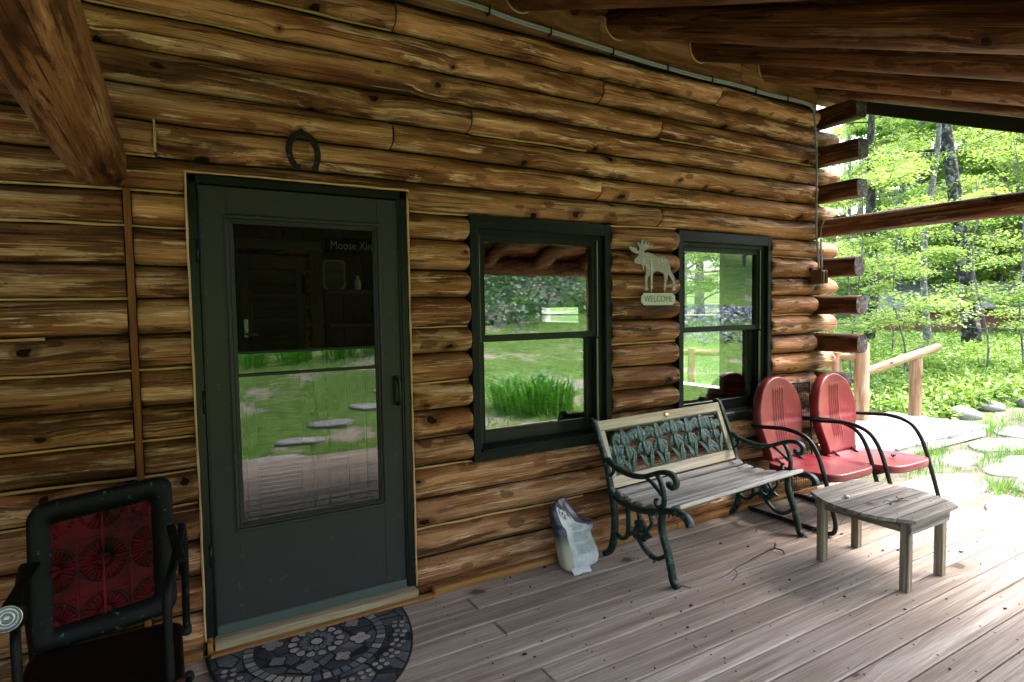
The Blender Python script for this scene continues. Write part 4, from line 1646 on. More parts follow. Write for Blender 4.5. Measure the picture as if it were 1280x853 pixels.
def sackmat():
    m = NT('printed plastic sack')
    _, u, v, r = m.gc()
    n = m.noise(m.comb(m.math('MULTIPLY', u, 6), m.math('MULTIPLY', v, 6), 0.0), 1, 5, .7)
    white = m.mix(m.rampf(n, [(.35, 0), (.65, 1)]), (.42, .47, .52), (.62, .66, .70))
    navy = (.025, .03, .06)

    def band(val, a, b, soft=.01):
        return m.math('MULTIPLY', m.rampf(val, [(max(0, a - soft), 0), (a, 1)]), m.rampf(val, [(b, 1), (min(1, b + soft), 0)]))
    # diagonal navy edge at the top
    dg = m.math('ADD', v, m.math('MULTIPLY', u, .18))
    c = m.mix(m.rampf(dg, [(.92, 0), (.93, 1)]), white, navy)
    edge = m.math('SUBTRACT', u, m.math('MULTIPLY', m.math('SUBTRACT', 1.0, v), .55))
    c = m.mix(m.math('MULTIPLY', m.rampf(edge, [(.50, 0), (.52, 1)]), m.rampf(v, [(.55, 0), (.58, 1)])), c, navy)
    # dark picture near the top
    pic = m.math('MULTIPLY', band(u, .26, .62), band(v, .72, .86))
    pn = m.noise(m.comb(m.math('MULTIPLY', u, 9), m.math('MULTIPLY', v, 16), 4.0), 1, 3, .6)
    c = m.mix(m.math('MULTIPLY', pic, m.rampf(pn, [(.46, 0), (.52, 1)])), c, navy)
    # two blocks of small grey print
    lines = m.math('GREATER_THAN', m.math('FRACT', m.math('MULTIPLY', v, 46)), .5)
    words = m.rampf(m.noise(m.comb(m.math('MULTIPLY', u, 60), m.math('FLOOR', m.math('MULTIPLY', v, 46)), 1.0), 1, 1), [(.42, 0), (.5, 1)])
    for (a, b, lo, hi) in ((.34, .80, .40, .52), (.34, .86, .22, .36), (.34, .62, .56, .64)):
        k = m.math('MULTIPLY', m.math('MULTIPLY', band(u, a, b), band(v, lo, hi)), m.math('MULTIPLY', lines, words))
        c = m.mix(m.math('MULTIPLY', k, .75), c, (.10, .12, .15))
        k2 = m.math('MULTIPLY', band(u, a, b), band(v, lo, hi))
        c = m.mix(m.math('MULTIPLY', k2, .22), c, (.25, .29, .34))
    # side panel: navy above, cream below
    sd = m.mix(m.rampf(v, [(.30, 0), (.5, 1)]), (.42, .40, .32), navy)
    c = m.mix(m.rampf(u, [(.19, 1), (.20, 0)]), c, sd)
    m.bsdf(c, .32, bump=n, bstr=.25, bdist=.004, spec=.5)
    return m.mat


M['sack'] = sackmat()
rows = [(0, 1.905, 2.10, .10), (.012, 1.893, 2.135, .12), (.05, 1.889, 2.148, .135), (.10, 1.884, 2.140, .135), (.15, 1.878, 2.118, .125), (.185, 1.872, 2.112, .115), (.205, 1.869, 2.135, .11), (.232, 1.866, 2.150, .095), (.245, 1.865, 2.085, .09), (.26, 1.863, 2.052, .085), (.30, 1.857, 2.032, .065), (.335, 1.858, 2.005, .045), (.365, 1.885, 1.985, .025), (.392, 1.925, 1.955, .010)]
mb = MB()
NR, NC = 46, 30
vs, g = [], []
for i in range(NR + 1):
    q = i / NR * .392
    j = max(k for k in range(len(rows) - 1) if rows[k][0] <= q + 1e-9)
    t = (q - rows[j][0]) / (rows[j + 1][0] - rows[j][0])
    xl, xr, th = [rows[j][k] * (1 - t) + rows[j + 1][k] * t for k in (1, 2, 3)]
    for c in range(NC):
        a = c / NC
        # rounded rectangle ring: left side, front, right side, back
        ang = 2 * math.pi * a
        ca, sa = math.cos(ang), math.sin(ang)
        k = (abs(ca) ** 3.4 + abs(sa) ** 3.4) ** (-1 / 3.4)
        x = (xl + xr) / 2 - ca * k * (xr - xl) / 2
        yy = -sa * k * th / 2
        cr = .011 * nz(x * 16, q * 13 + yy * 6, 3) + .006 * nz(x * 38, q * 34, yy * 30)
        x += cr * .6
        Y = -.185 + yy + .20 * q + cr - .35 * (x - 2.0) * -.18
        vs.append((x, Y, max(0, q + (.006 * nz(x * 20, yy * 20, 7) if 0 < i else 0))))
        g.append((.5 - ca * k * .5 if sa > 0 else 0.05, i / NR, .5))
fs = [(i * NC + c, i * NC + (c + 1) % NC, (i + 1) * NC + (c + 1) % NC, (i + 1) * NC + c) for i in range(NR) for c in range(NC)]
fs += [tuple(reversed(range(NC))), tuple(NR * NC + c for c in range(NC))]
mb.add(vs, fs, g, True)
vs, g = [], []
for i in range(9):
    for j in range(4):
        u, v = i / 8, j / 3
        vs.append((1.905 + .12 * u, -.255 - .035 * v + .012 * nz(u * 5, v * 3, 2), .004 + .024 * (1 - v) + .012 * abs(nz(u * 9, v * 4, 5))))
        g.append((.9, .1, .5))
fs = [(i * 4 + j, i * 4 + j + 1, (i + 1) * 4 + j + 1, (i + 1) * 4 + j) for i in range(8) for j in range(3)]
mb.add(vs, fs, g, True)
sack = mb.build('plastic_sack', M['sack'])
tag(sack, 'crumpled white plastic sack with dark blue print, standing against the wall by the bench', 'sack')

# ================================================================== half-round door mat


def matbase():
    m = NT('slate mosaic rubber')
    o = m.obj()
    vo = m.n('ShaderNodeTexVoronoi', feature='DISTANCE_TO_EDGE')
    vo.inputs['Scale'].default_value = 11
    vc = m.n('ShaderNodeTexVoronoi', feature='F1')
    vc.inputs['Scale'].default_value = 11
    m.l(o, vo.inputs['Vector'])
    m.l(o, vc.inputs['Vector'])
    sp = m.n('ShaderNodeSeparateColor')
    m.l(vc.outputs['Color'], sp.inputs[0])
    n = m.noise(m.vmul(o, (30, 90, 30)), 1, 4, .7)
    c = m.ramp(sp.outputs[0], [(.0, (.030, .033, .040)), (.5, (.068, .073, .087)), (1, (.13, .136, .155))])
    c = m.mix(1.0, c, m.rampf(n, [(.3, .6), (.7, 1.25)]), 'MULTIPLY')
    wr = m.noise(o, 4.5, 4, .6)
    c = m.mix(m.rampf(wr, [(.45, 0), (.62, .8)]), c, (.02, .023, .03))
    c = m.mix(m.rampf(vo.outputs['Distance'], [(.035, 1), (.06, 0)]), c, (.008, .009, .012))
    m.bsdf(c, .75, bump=m.math('ADD', n, m.rampf(vo.outputs['Distance'], [(.03, 0), (.08, 1)])), bstr=.5, bdist=.002, spec=.3)
    return m.mat


def mattile():
    m = NT('mat tile')
    _, x, y, r = m.gc()
    n = m.noise(m.vmul(m.obj(), (40, 120, 40)), 1, 4, .7)
    c = m.ramp(r, [(0, (.055, .06, .075)), (.45, (.14, .148, .17)), (.7, (.24, .22, .212)), (1, (.35, .31, .285))])
    c = m.mix(1.0, c, m.rampf(n, [(.3, .6), (.7, 1.2)]), 'MULTIPLY')
    m.bsdf(c, .75, bump=n, bstr=.3, bdist=.001, spec=.3)
    return m.mat


M['matbase'], M['mattile'] = matbase(), mattile()
M['rubber'] = paint('black rubber', (.010, .011, .014), .7)
mb = MB()
ctr, rx, ry = V((.535, -.075)), .437, .66
outl = [(ctr.x + rx * math.cos(a), ctr.y + ry * math.sin(a)) for a in [math.pi + math.pi * i / 48 for i in range(49)]]
outl = [(.12, -.055), (.95, -.055)][::1] + []
outl = [(ctr.x + rx * math.cos(math.pi + math.pi * i / 48), ctr.y + .02 + ry * math.sin(math.pi + math.pi * i / 48)) for i in range(49)]
mb.prism(outl, .008, lambda u, w, d: V((u, w - .03, d + .001)), mi=0)
ins = [(ctr.x + (p[0] - ctr.x) * .972, (p[1] + .055) * .978 - .064) for p in outl]
mb.prism(ins, .0025, lambda u, w, d: V((u, w - .03, d + .0085)), mi=1)


def tile(o2, tone, z=.0115, grow=.006):
    cx = sum(p[0] for p in o2) / len(o2)
    cy = sum(p[1] for p in o2) / len(o2)
    big = []
    for p in o2:
        d = math.hypot(p[0] - cx, p[1] - cy) or 1
        big.append((p[0] + (p[0] - cx) / d * grow, p[1] + (p[1] - cy) / d * grow))
    lim = lambda q: q[1] < -.062 and ((q[0] - ctr.x) / (rx * .97)) ** 2 + ((q[1] + .085) / (ry * .97)) ** 2 < 1
    if not all(lim(q) for q in big):
        return
    mb.prism(big, .0012, lambda u, w, d: V((u, w, d + z)), mi=0)
    k = len(mb.g)
    mb.prism(o2, .0012, lambda u, w, d: V((u, w, d + z + .0013)), mi=2)
    for i in range(k, len(mb.g)):
        mb.g[i] = (mb.g[i][0], mb.g[i][1], tone)


mc = V((.535, -.215))
for i in range(14):
    a = 2 * math.pi * i / 14
    for (r0, r1, wd, tn) in ((.036, .075, .0125, .35), (.082, .120, .018, .85)):
        o2 = []
        aa = a + (math.pi / 14 if r0 > .05 else 0)
        for j in range(12):
            b = 2 * math.pi * j / 12
            rr_ = (r0 + r1) / 2 + (r1 - r0) / 2 * math.cos(b)
            ww = wd * math.sin(b) * (1.15 + .5 * math.cos(b)) * .8
            o2.append((mc.x + rr_ * math.cos(aa) - ww * math.sin(aa), mc.y + rr_ * math.sin(aa) + ww * math.cos(aa)))
        tile(o2, tn + rng.uniform(-.12, .12), grow=.003)
tile([(mc.x + .024 * math.cos(2 * math.pi * i / 16), mc.y + .024 * math.sin(2 * math.pi * i / 16)) for i in range(16)], .95)
for i in range(46):       # ring of small tiles
    a = 2 * math.pi * i / 46
    r0, r1, da = .262, .300, .052
    tile([(mc.x + r * math.cos(b), mc.y + r * math.sin(b)) for r, b in ((r0, a - da), (r1, a - da), (r1, a + da), (r0, a + da))], rng.uniform(.2, 1), grow=.005)
for i in range(8):        # four-lobed shapes between medallion and ring
    a = R(22 + 45 * i)
    c = V((mc.x + .19 * math.cos(a), mc.y + .19 * math.sin(a)))
    sc = .046 if i % 2 else .036
    tile([(c.x + sc * (.62 + .38 * abs(math.cos(2 * b))) * math.cos(b + a), c.y + sc * (.62 + .38 * abs(math.cos(2 * b))) * math.sin(b + a)) for b in [2 * math.pi * j / 40 for j in range(40)]], rng.uniform(.35, 1))
for i in range(14):       # flowers outside the ring
    a = R(-8 - 164 * i / 13 + 0)
    c = V((mc.x + .365 * math.cos(a), mc.y + .375 * math.sin(a)))
    for k in range(4):
        b = a + math.pi / 2 * k + .5
        o2 = [(c.x + .024 * math.cos(b) + .0125 * math.cos(q), c.y + .024 * math.sin(b) + .0125 * math.sin(q)) for q in [2 * math.pi * j / 10 for j in range(10)]]
        tile(o2, rng.uniform(.55, .95), grow=.003)
mat_o = mb.build('door_mat', [M['rubber'], M['matbase'], M['mattile']])
tag(mat_o, 'dark slate blue half-round door mat with a flower medallion in front of the storm door', 'door mat')

# ================================================================== horseshoe over the door
mb = MB()
hp = smoothpath([(.556, -.052, 2.133), (.530, -.050, 2.170), (.520, -.05, 2.215), (.532, -.046, 2.262), (.560, -.040, 2.288), (.590, -.038, 2.292), (.620, -.042, 2.276), (.642, -.048, 2.235), (.645, -.05, 2.185), (.630, -.052, 2.135)], 6)
mb.sweep(hp, rrect(-.005, -.0125, .005, .0125, .003, 2), [1.0 + .2 * math.sin(math.pi * i / (len(hp) - 1)) for i in range(len(hp))], side=(0, 1, 0))
for i in (5, 9, 13, 17, 37, 41, 45, 49):
    p = hp[i]
    mb.lathe([(.004, 0), (.003, .004)], p + V((0, -.006, 0)), (0, -1, 0), 6)
for e in (hp[1], hp[-2]):
    mb.box(e + V((0, -.008, 0)), (.03, .014, .022), b=.004)
hs = mb.build('horseshoe', M['rust'])
tag(hs, 'rusty horseshoe hung points down on the logs above the door', 'horseshoe')

# ================================================================== moose welcome sign
MO = [(2.512, 1.862), (2.523, 1.865), (2.531, 1.854), (2.542, 1.851), (2.540, 1.863), (2.548, 1.863), (2.555, 1.847), (2.565, 1.855), (2.573, 1.851), (2.575, 1.832), (2.592, 1.836), (2.595, 1.856), (2.577, 1.887), (2.586, 1.891), (2.607, 1.871), (2.612, 1.904), (2.622, 1.904), (2.629, 1.875), (2.648, 1.900), (2.657, 1.897), (2.655, 1.873), (2.675, 1.891), (2.683, 1.886), (2.671, 1.869), (2.702, 1.875), (2.707, 1.868), (2.663, 1.850), (2.635, 1.834), (2.627, 1.824), (2.667, 1.827), (2.695, 1.821), (2.743, 1.802), (2.809, 1.801), (2.838, 1.787), (2.848, 1.760), (2.867, 1.712), (2.892, 1.682), (2.904, 1.652), (2.904, 1.603), (2.909, 1.587), (2.879, 1.587), (2.887, 1.615), (2.883, 1.645), (2.858, 1.676), (2.841, 1.693), (2.835, 1.663), (2.820, 1.627), (2.820, 1.599), (2.823, 1.593), (2.796, 1.593), (2.806, 1.620), (2.810, 1.663), (2.804, 1.693), (2.775, 1.707), (2.739, 1.711), (2.714, 1.700), (2.706, 1.673), (2.704, 1.626), (2.708, 1.596), (2.686, 1.595), (2.690, 1.626), (2.685, 1.679), (2.666, 1.673), (2.658, 1.637), (2.662, 1.596), (2.666, 1.587), (2.639, 1.587), (2.644, 1.625), (2.640, 1.667), (2.654, 1.708), (2.643, 1.743), (2.632, 1.746), (2.631, 1.720), (2.623, 1.718), (2.619, 1.737), (2.607, 1.751), (2.561, 1.756), (2.552, 1.770), (2.557, 1.785), (2.584, 1.803), (2.596, 1.816), (2.561, 1.818), (2.527, 1.833), (2.514, 1.850)]
sign = empty('moose_sign', (2.71, -.06, 1.49))
tag(sign, 'grey sheet metal moose with a WELCOME plaque hung between the two windows', 'sign')
mb = MB()
mb.prism(MO, .007, lambda u, w, d: V((u, -.060 - d, w)))
moose = wpart(mb, 'moose', M['galv'], sign)
mb = MB()
mb.box((2.694, -.0690, 1.715), (.011, .003, .15), b=.001)
wpart(mb, 'pale_strip', M['plaque'], moose)
PQ = [(2.610, 1.545), (2.617, 1.556), (2.626, 1.558), (2.630, 1.570), (2.884, 1.570), (2.888, 1.558), (2.898, 1.556), (2.904, 1.545), (2.904, 1.516), (2.897, 1.506), (2.888, 1.504), (2.884, 1.493), (2.630, 1.493), (2.626, 1.504), (2.617, 1.506), (2.610, 1.516)]
mb = MB()
mb.prism(PQ, .006, lambda u, w, d: V((u, -.060 - d, w)))
for x in (2.697, 2.81):
    mb.tube([(x, -.064, 1.596), (x, -.066, 1.582), (x, -.064, 1.568)], .0022, 6)
plaque = wpart(mb, 'plaque', M['plaque'], sign)


def lettering(txt, size, loc, mat, parent, name='lettering', rot=(math.pi / 2, 0, 0), ext=.0007, sx=1.0):
    cu = bpy.data.curves.new(name, 'FONT')
    cu.body = txt
    cu.size = size
    cu.extrude = ext
    cu.align_x = 'CENTER'
    cu.align_y = 'CENTER'
    cu.resolution_u = 3
    o = bpy.data.objects.new(name + '_curve', cu)
    col.objects.link(o)
    bpy.context.view_layer.update()
    me = bpy.data.meshes.new_from_object(o.evaluated_get(bpy.context.evaluated_depsgraph_get()))
    bpy.data.objects.remove(o)
    bpy.data.curves.remove(cu)
    me.transform(Matrix.LocRotScale(V(loc), Matrix.Rotation(rot[0], 3, 'X'), V((sx, 1, 1))) if True else None)
    me.name = name
    me.materials.clear()
    me.materials.append(mat)
    q = bpy.data.objects.new(name, me)
    col.objects.link(q)
    q.parent = parent
    q.matrix_parent_inverse = wmat(parent).inverted()
    return q


lettering('WELCOME', .060, (2.757, -.0672, 1.531), M['letter'], plaque, sx=.86)
lettering('MOOSE INN', .042, (2.748, -.0685, 1.772), M['plaque'], moose, sx=.74)

# inside: sign, shelf things
s = empty('wall_sign', (1.235, 1.50, 1.93))
tag(s, 'dark sign reading Moose Xing on the inside wall, seen through the door screen', 'sign')
mb = MB()
mb.box((1.235, 1.515, 1.965), (.40, .02, .115), b=.004)
sb = wpart(mb, 'board', M['black'], s)
lettering('Moose Xing', .085, (1.235, 1.5035, 1.965), M['signlet'], sb, sx=.82)
mb = MB()
YS = 1.43
o2 = rrect(.995, 1.642, 1.145, 1.85, .03)
mb.prism(rrect(.99, 1.640, 1.15, 1.855, .035), .02, lambda u, w, d: V((u, YS + d, w)))
f = mb.build('picture_frame', M['chrome'])
tag(f, 'metal edged picture standing on the shelf inside the door', 'picture')
mb = MB()
mb.prism(rrect(1.005, 1.655, 1.135, 1.84, .03), .003, lambda u, w, d: V((u, YS - .004 + d, w)))
wpart(mb, 'picture', M['innerlight'], f)
mb = MB()
mb.lathe([(.022, 0), (.024, .01), (.024, .06), (.012, .08), (.012, .10), (.003, .104)], (1.235, YS, 1.640), seg=14)
tag(mb.build('bottle', M['white']), 'small pale bottle on the shelf inside the door', 'bottle')

# ================================================================== dark chair with a pressed red panel (left)
pc = empty('metal_armchair', (-.2, -.50, 0), R(0))
tag(pc, 'old black metal armchair with a worn red pressed back panel, left of the door', 'chair')
YB = -.36
bp = lambda u, w, d=0.0: V((u, YB + .15 * (w - .38) - d, w + .11 * (u - .0)))      # back leans away from the viewer
u0, u1, w0, w1 = -.440, .004, .362, .865
mb = MB()
outer = rrect(u0, w0, u1, w1, .055, 8)
pu0, pu1, pw0, pw1 = -.372, -.068, .440, .792
n = len(outer)
inner = rrect(pu0, pw0, pu1, pw1, .012, 8)
prof = [(1.0, .035), (1.0, .006), (.985, .0), (.93, -.002)]
vs, g, fs = [], [], []
cu, cw = (u0 + u1) / 2, (w0 + w1) / 2
for (f, d) in prof:
    for p in outer:
        vs.append(bp(cu + (p[0] - cu) * f, cw + (p[1] - cw) * f, -d))
for p in inner:
    vs.append(bp(p[0], p[1], -.001))
for p in inner:
    vs.append(bp(p[0], p[1], -.008))
L_ = len(prof) + 2
for i in range(L_ - 1):
    for j in range(n):
        fs.append((i * n + j, i * n + (j + 1) % n, (i + 1) * n + (j + 1) % n, (i + 1) * n + j))
fs.append(tuple((n * (len(prof) - 4)) + j for j in range(n)))
mb.add(vs, fs, [(p[0], p[2], .5) for p in vs], True)
back = lpart(mb, 'back_frame', M['chairblack'], None)
back.parent = pc
back.matrix_parent_inverse = wmat(pc).inverted()
mb = MB()
pp = lambda u, w, d=0.0: bp(pu0 + (pu1 - pu0) * u, pw0 + (pw1 - pw0) * w, d)
vs = [pp(0, 0, -.006), pp(1, 0, -.006), pp(1, 1, -.006), pp(0, 1, -.006)]
mb.add(vs, [(0, 1, 2, 3)])


def strap(u0_, w0_, u1_, w1_, wd, h, mi=0, bow=0):
    pts = [pp(u0_ + (u1_ - u0_) * i / 8, w0_ + (w1_ - w0_) * i / 8, h - .006) for i in range(9)]
    mb.sweep(pts, [(-wd, -.003), (-wd * .6, .003), (wd * .6, .003), (wd, -.003)], mi=mi, smooth=False)


for q, wd in ((.24, .004), (.5, .012), (.77, .005)):
    strap(q, 0, q, 1, wd, .004)
for q, wd in ((.20, .003), (.53, .011), (.76, .003)):
    strap(0, q, 1, q, wd, .0035)
ar = (pu1 - pu0) / (pw1 - pw0)
for cu_ in (0, .5, 1.0):
    for cw_ in (.0, .53, 1.04):
        for qd in range(4):
            a0 = 90 * qd + 8
            pts = []
            for i in range(9):
                a = R(a0 + 74 * i / 8)
                uu, ww = cu_ + .245 * math.cos(a), cw_ + .245 * ar * math.sin(a)
                pts.append((uu, ww))
            if all(-.01 <= p[0] <= 1.01 and -.01 <= p[1] <= 1.01 for p in pts):
                mb.sweep([pp(u, w, -.002) for u, w in pts], [(-.006, -.003), (-.006, .001), (.006, .001), (.006, -.003)], mi=1, smooth=False)
            for i in range(6):
                a = R(a0 + 4 + 66 * i / 5)
                u_, w_ = cu_ + .225 * math.cos(a), cw_ + .225 * ar * math.sin(a)
                if 0 <= u_ <= 1 and 0 <= w_ <= 1:
                    mb.sweep([pp(cu_ + .07 * math.cos(a), cw_ + .07 * ar * math.sin(a), -.004) if 0 <= cu_ + .07 * math.cos(a) <= 1 and 0 <= cw_ + .07 * ar * math.sin(a) <= 1 else pp(u_ * .9 + cu_ * .1, w_ * .9 + cw_ * .1, -.004), pp(u_, w_, -.003)], [(-.0018, -.003), (0, .0025), (.0018, -.003)], mi=0)
                    mb.lathe([(.007, 0), (.005, .0025), (.001, .0035)], pp(u_, w_, -.006), (0, -1, .1), 8, mi=0)
pan = mb.build('pressed_panel', [M['darkred'], M['chairblack']])
pan.parent = back
pan.matrix_parent_inverse = wmat(back).inverted()


def cpart(m_, name, mat):
    o = m_.build(name, mat)
    o.parent = pc
    o.matrix_parent_inverse = wmat(pc).inverted()
    return o


mb = MB()
vs, g, fs = [], [], []
so = rrect(-.43, -.86, .015, -.40, .06, 8)
n = len(so)
scx, scy = -.2075, -.63
for (f, z) in ((.0, .335), (.6, .337), (.85, .345), (.95, .352), (1.0, .346), (1.0, .31)):
    for p in so:
        vs.append((scx + (p[0] - scx) * f, scy + (p[1] - scy) * f, z))
fs = [(i * n + j, i * n + (j + 1) % n, (i + 1) * n + (j + 1) % n, (i + 1) * n + j) for i in range(5) for j in range(n)]
mb.add(vs, fs, [(p[0], p[1], .5) for p in vs], True)
M['seatworn'] = paint('worn dark red seat', (.010, .004, .004), .5, wear=9, wearc=(.04, .012, .010), amt=.05, spec=.1)
cpart(mb, 'seat', M['seatworn'])
for sx in (1, -1):
    c0 = -.2075
    X = lambda q: c0 + sx * q
    D = lambda p: (p[0], p[1], p[2] - (.05 * min(1, max(0, p[2] - .02) / .4) if sx < 0 else 0))
    mb = MB()
    mb.tube(smoothpath([D(p_) for p_ in [(X(.232), -.25, .46), (X(.238), -.265, .60), (X(.240), -.30, .665), (X(.232), -.40, .675), (X(.206), -.66, .655), (X(.190), -.76, .640), (X(.184), -.80, .60), (X(.182), -.81, .50), (X(.182), -.82, .28), (X(.182), -.83, .10), (X(.185), -.82, .03), (X(.19), -.76, .017), (X(.21), -.50, .016), (X(.24), -.22, .016)]], 6), .0135, 10)
    mb.tube(smoothpath([D(p_) for p_ in [(X(.236), -.30, .672), (X(.243), -.285, .60), (X(.242), -.265, .45), (X(.240), -.24, .30), (X(.239), -.235, .22)]], 6), .0145, 10)
    cpart(mb, 'tube_frame', M['chairblack'])
    mb = MB()
    mb.lathe([(.017, 0), (.019, .006), (.019, .03), (.015, .034)], D((X(.239), -.234, .205)), (0, 0, 1), 10)
    cpart(mb, 'rubber_cap', M['rubber'])
    mb = MB()
    mb.lathe([(.016, 0), (.020, .006), (.020, .03), (.016, .034)], (X(.24), -.235, .019), (0, 1, 0), 10)
    cpart(mb, 'rubber_foot', M['rubber'])
    mb = MB()
    mb.box(D((X(.214), -.53, .684)), (.032, .34, .010), Matrix.Rotation(R(-4.5) * sx * -1, 3, 'Z') @ Matrix.Rotation(R(3.5), 3, 'X'), b=.005)
    cpart(mb, 'armrest', M['chairblack'])
# bright cup lying on the left armrest's end
mb = MB()
mb.lathe([(.008, .055), (.022, .05), (.025, .022), (.030, .0), (.032, -.005), (.029, -.005), (.026, .009), (.021, .011), (.018, .003), (.013, .0), (.011, .015), (.002, .017)], (-.370, -.99, .722), V((-.15, .95, -.25)), 28)
cup = mb.build('metal_cup', M['chrome'])
tag(cup, 'round dull chrome cup at the left arm of the black metal chair', 'cup')
mb = MB()
mb.tube(smoothpath([(-.355, -.95, .727), (-.35, -.90, .70), (-.37, -.82, .635), (-.39, -.77, .60)], 4), .006, 6)
o = mb.build('hook', M['black'])
o.parent = cup

# ================================================================== ground
def gz(x, y):
    z = -.15
    if y < -5:
        d = -5 - y
        z += .095 * min(d, 9) + .52 * max(0, min(d, 30) - 9)
        z += .085 * min(d, 12) * max(0, min(1, (x - 10) / 4))
    if x > 9:
        z += .045 * (x - 9) * max(0, min(1, (y + 6) / 5))
    if y > 8:
        z += .06 * min(40, y - 8)
    return z + .03 * nz(x * .35, y * .35, 3) * min(1, max(abs(x - 2.5) - 2.6, abs(y) - 3.4, 0))


mb = MB()
cs = [-70, -50, -36, -26, -20] + [-16 + .8 * i for i in range(52)] + [27, 30, 34, 40, 48, 58, 72, 95]
ry_ = [-80, -60, -46, -38, -32, -28] + [-25 + .8 * i for i in range(46)] + [13, 15, 18, 22, 27, 34, 44, 58, 80]
vs = [(x, y, gz(x, y)) for y in ry_ for x in cs]
W = len(cs)
mb.add(vs, [(i * W + j, i * W + j + 1, (i + 1) * W + j + 1, (i + 1) * W + j) for i in range(len(ry_) - 1) for j in range(W - 1)], None, True)
tag(mb.build('ground', M['ground']), kind='structure')

# bleached board walk beside the cabin and its rail
mb = MB()
x = 5.03
while x < 8.45:
    mb.box((x + .07, .90, -.012), (.134, 1.16 + rng.uniform(-.02, .02), .026), Matrix.Rotation(rng.uniform(-.008, .008), 3, 'X'), b=.004)
    x += .139
for y in (.36, .9, 1.44):
    mb.box((6.75, y, -.075), (3.4, .05, .10), b=.004)
tag(mb.build('boardwalk', M['bleach']), kind='structure')
rail = empty('handrail', (8.0, 1.3, 0))
tag(rail, 'rustic handrail of peeled poles with two thick posts beyond the far red chair', 'handrail')
for (x, y, h, r_) in ((7.66, 1.37, .975, .085), (8.50, 1.14, .775, .075)):
    mb = rough_log(MB(), (x, y, -.15), (x, y, h), r_, x * 3, n=16, sq=2.1, wob=.008)
    wpart(mb, 'post', [M['post'], M['post']], rail)
mb = rough_log(MB(), (7.70, 1.33, .615), (8.82, 1.02, .90), .052, 2.2, n=18, sq=2.0)
wpart(mb, 'rail', [M['post'], M['post']], rail)
fence = empty('pole_fence', (6.8, 2.9, -.15))
tag(fence, 'pale pole railing running back beside the cabin, seen past the log corner', 'railing')
fp = [(7.52, 1.62), (7.15, 2.5), (6.8, 3.4), (6.45, 4.3), (6.1, 5.2)]
for i, (x, y) in enumerate(fp):
    mb = rough_log(MB(), (x, y, -.15), (x, y, .86), .06, x * 5 + y, n=10, sq=2.1)
    wpart(mb, 'post', [M['post'], M['post']], fence)
for zz in (.25, .80):
    mb = rough_log(MB(), (7.62, 1.40, zz), (6.0, 5.4, zz), .045, zz * 9, n=24, sq=2.0)
    wpart(mb, 'rail', [M['post'], M['post']], fence)


# ---- pale worn path under the flagstones
mb = MB()
px0, px1 = 4.9, 10.6
vs, fs = [], []
NXp, NYp = 60, 22
for i in range(NXp + 1):
    x = px0 + (px1 - px0) * i / NXp
    ya, yb = -2.6 + .25 * nz(x * 1.3, 4) + max(0, x - 6.2) * .52, .34 + max(0, x - 8.4) * .30 + .15 * nz(x * 1.7, 9)
    for j in range(NYp + 1):
        y = ya + (yb - ya) * j / NYp
        vs.append((x, y, gz(x, y) + .014 + .010 * nz(x * 4, y * 4, 2)))
W2 = NYp + 1
mb.add(vs, [(i * W2 + j, (i + 1) * W2 + j, (i + 1) * W2 + j + 1, i * W2 + j + 1) for i in range(NXp) for j in range(NYp)], None, True)
M['path'] = wood('worn path', [(.3, (.045, .04, .03)), (.5, (.085, .078, .062)), (.7, (.15, .14, .12))], knots=0, patch=(2.5, 3), fine=(60, 60), fine_amt=.4, crack=0, rough=.9, halo=(.3, .29, .22))
tag(mb.build('path', M['path']), kind='structure')


# ---- flagstones
def slab(name, cx, cy, rx_, ry__, rot, label, grp, th=.05, zoff=.03):
    n = 22
    mb = MB()
    pts = []
    for i in range(n):
        a = 2 * math.pi * i / n
        f = 1 + .22 * nz(math.cos(a) * 1.3 + cx * 3, math.sin(a) * 1.3 + cy * 3, .5) + .06 * nz(math.cos(a) * 4, math.sin(a) * 4, cx)
        k = (abs(math.cos(a)) ** 3 + abs(math.sin(a)) ** 3) ** (-1 / 3)
        x, y = rx_ * f * k * math.cos(a), ry__ * f * k * math.sin(a)
        pts.append((cx + x * math.cos(rot) - y * math.sin(rot), cy + x * math.sin(rot) + y * math.cos(rot)))
    z0 = gz(cx, cy) + zoff
    rings = [(1.0, -th), (1.0, -.008), (.97, .0), (.6, .003), (.0, .004)]
    vs = []
    for (f, dz) in rings:
        for p in pts:
            x, y = cx + (p[0] - cx) * f, cy + (p[1] - cy) * f
            vs.append((x, y, z0 + dz + .009 * nz(x * 3, y * 3, 1)))
    fs = [(i * n + j, i * n + (j + 1) % n, (i + 1) * n + (j + 1) % n, (i + 1) * n + j) for i in range(4) for j in range(n)]
    mb.add(vs, fs, None, True)
    o = mb.build(name, M['stone'])
    tag(o, label, 'stone', grp)
    return o


FL = [(5.85, -.36, .58, .26, .1, 'large pale flagstone just off the deck end, behind the slatted table'),
      (5.62, -.99, .42, .21, .3, 'pale flagstone touching the deck edge, right of the slatted table'),
      (5.45, -1.55, .34, .22, -.2, 'flagstone at the deck edge, nearest the bottom right corner of the yard'),
      (6.58, -.83, .40, .20, .15, 'flagstone behind the grass tuft near the deck edge'),
      (7.0, .02, .44, .17, .05, 'long flagstone along the front edge of the board walk'),
      (7.2, -.42, .55, .19, .1, 'flagstone in the middle of the stone path'),
      (8.05, .05, .46, .19, .0, 'broad bright flagstone past the end of the board walk'),
      (8.30, -.42, .42, .18, .1, 'small flagstone right of the broad bright one'),
      (9.05, .25, .42, .19, .1, 'farthest flagstone, below the row of stones by the plants'),
      (6.6, -1.38, .42, .24, .2, 'flagstone at the right edge of the picture')]
for (a, b, c, d, e, lb) in FL:
    slab('flagstone', a, b, c, d, e, lb, 'flagstones beside the porch')
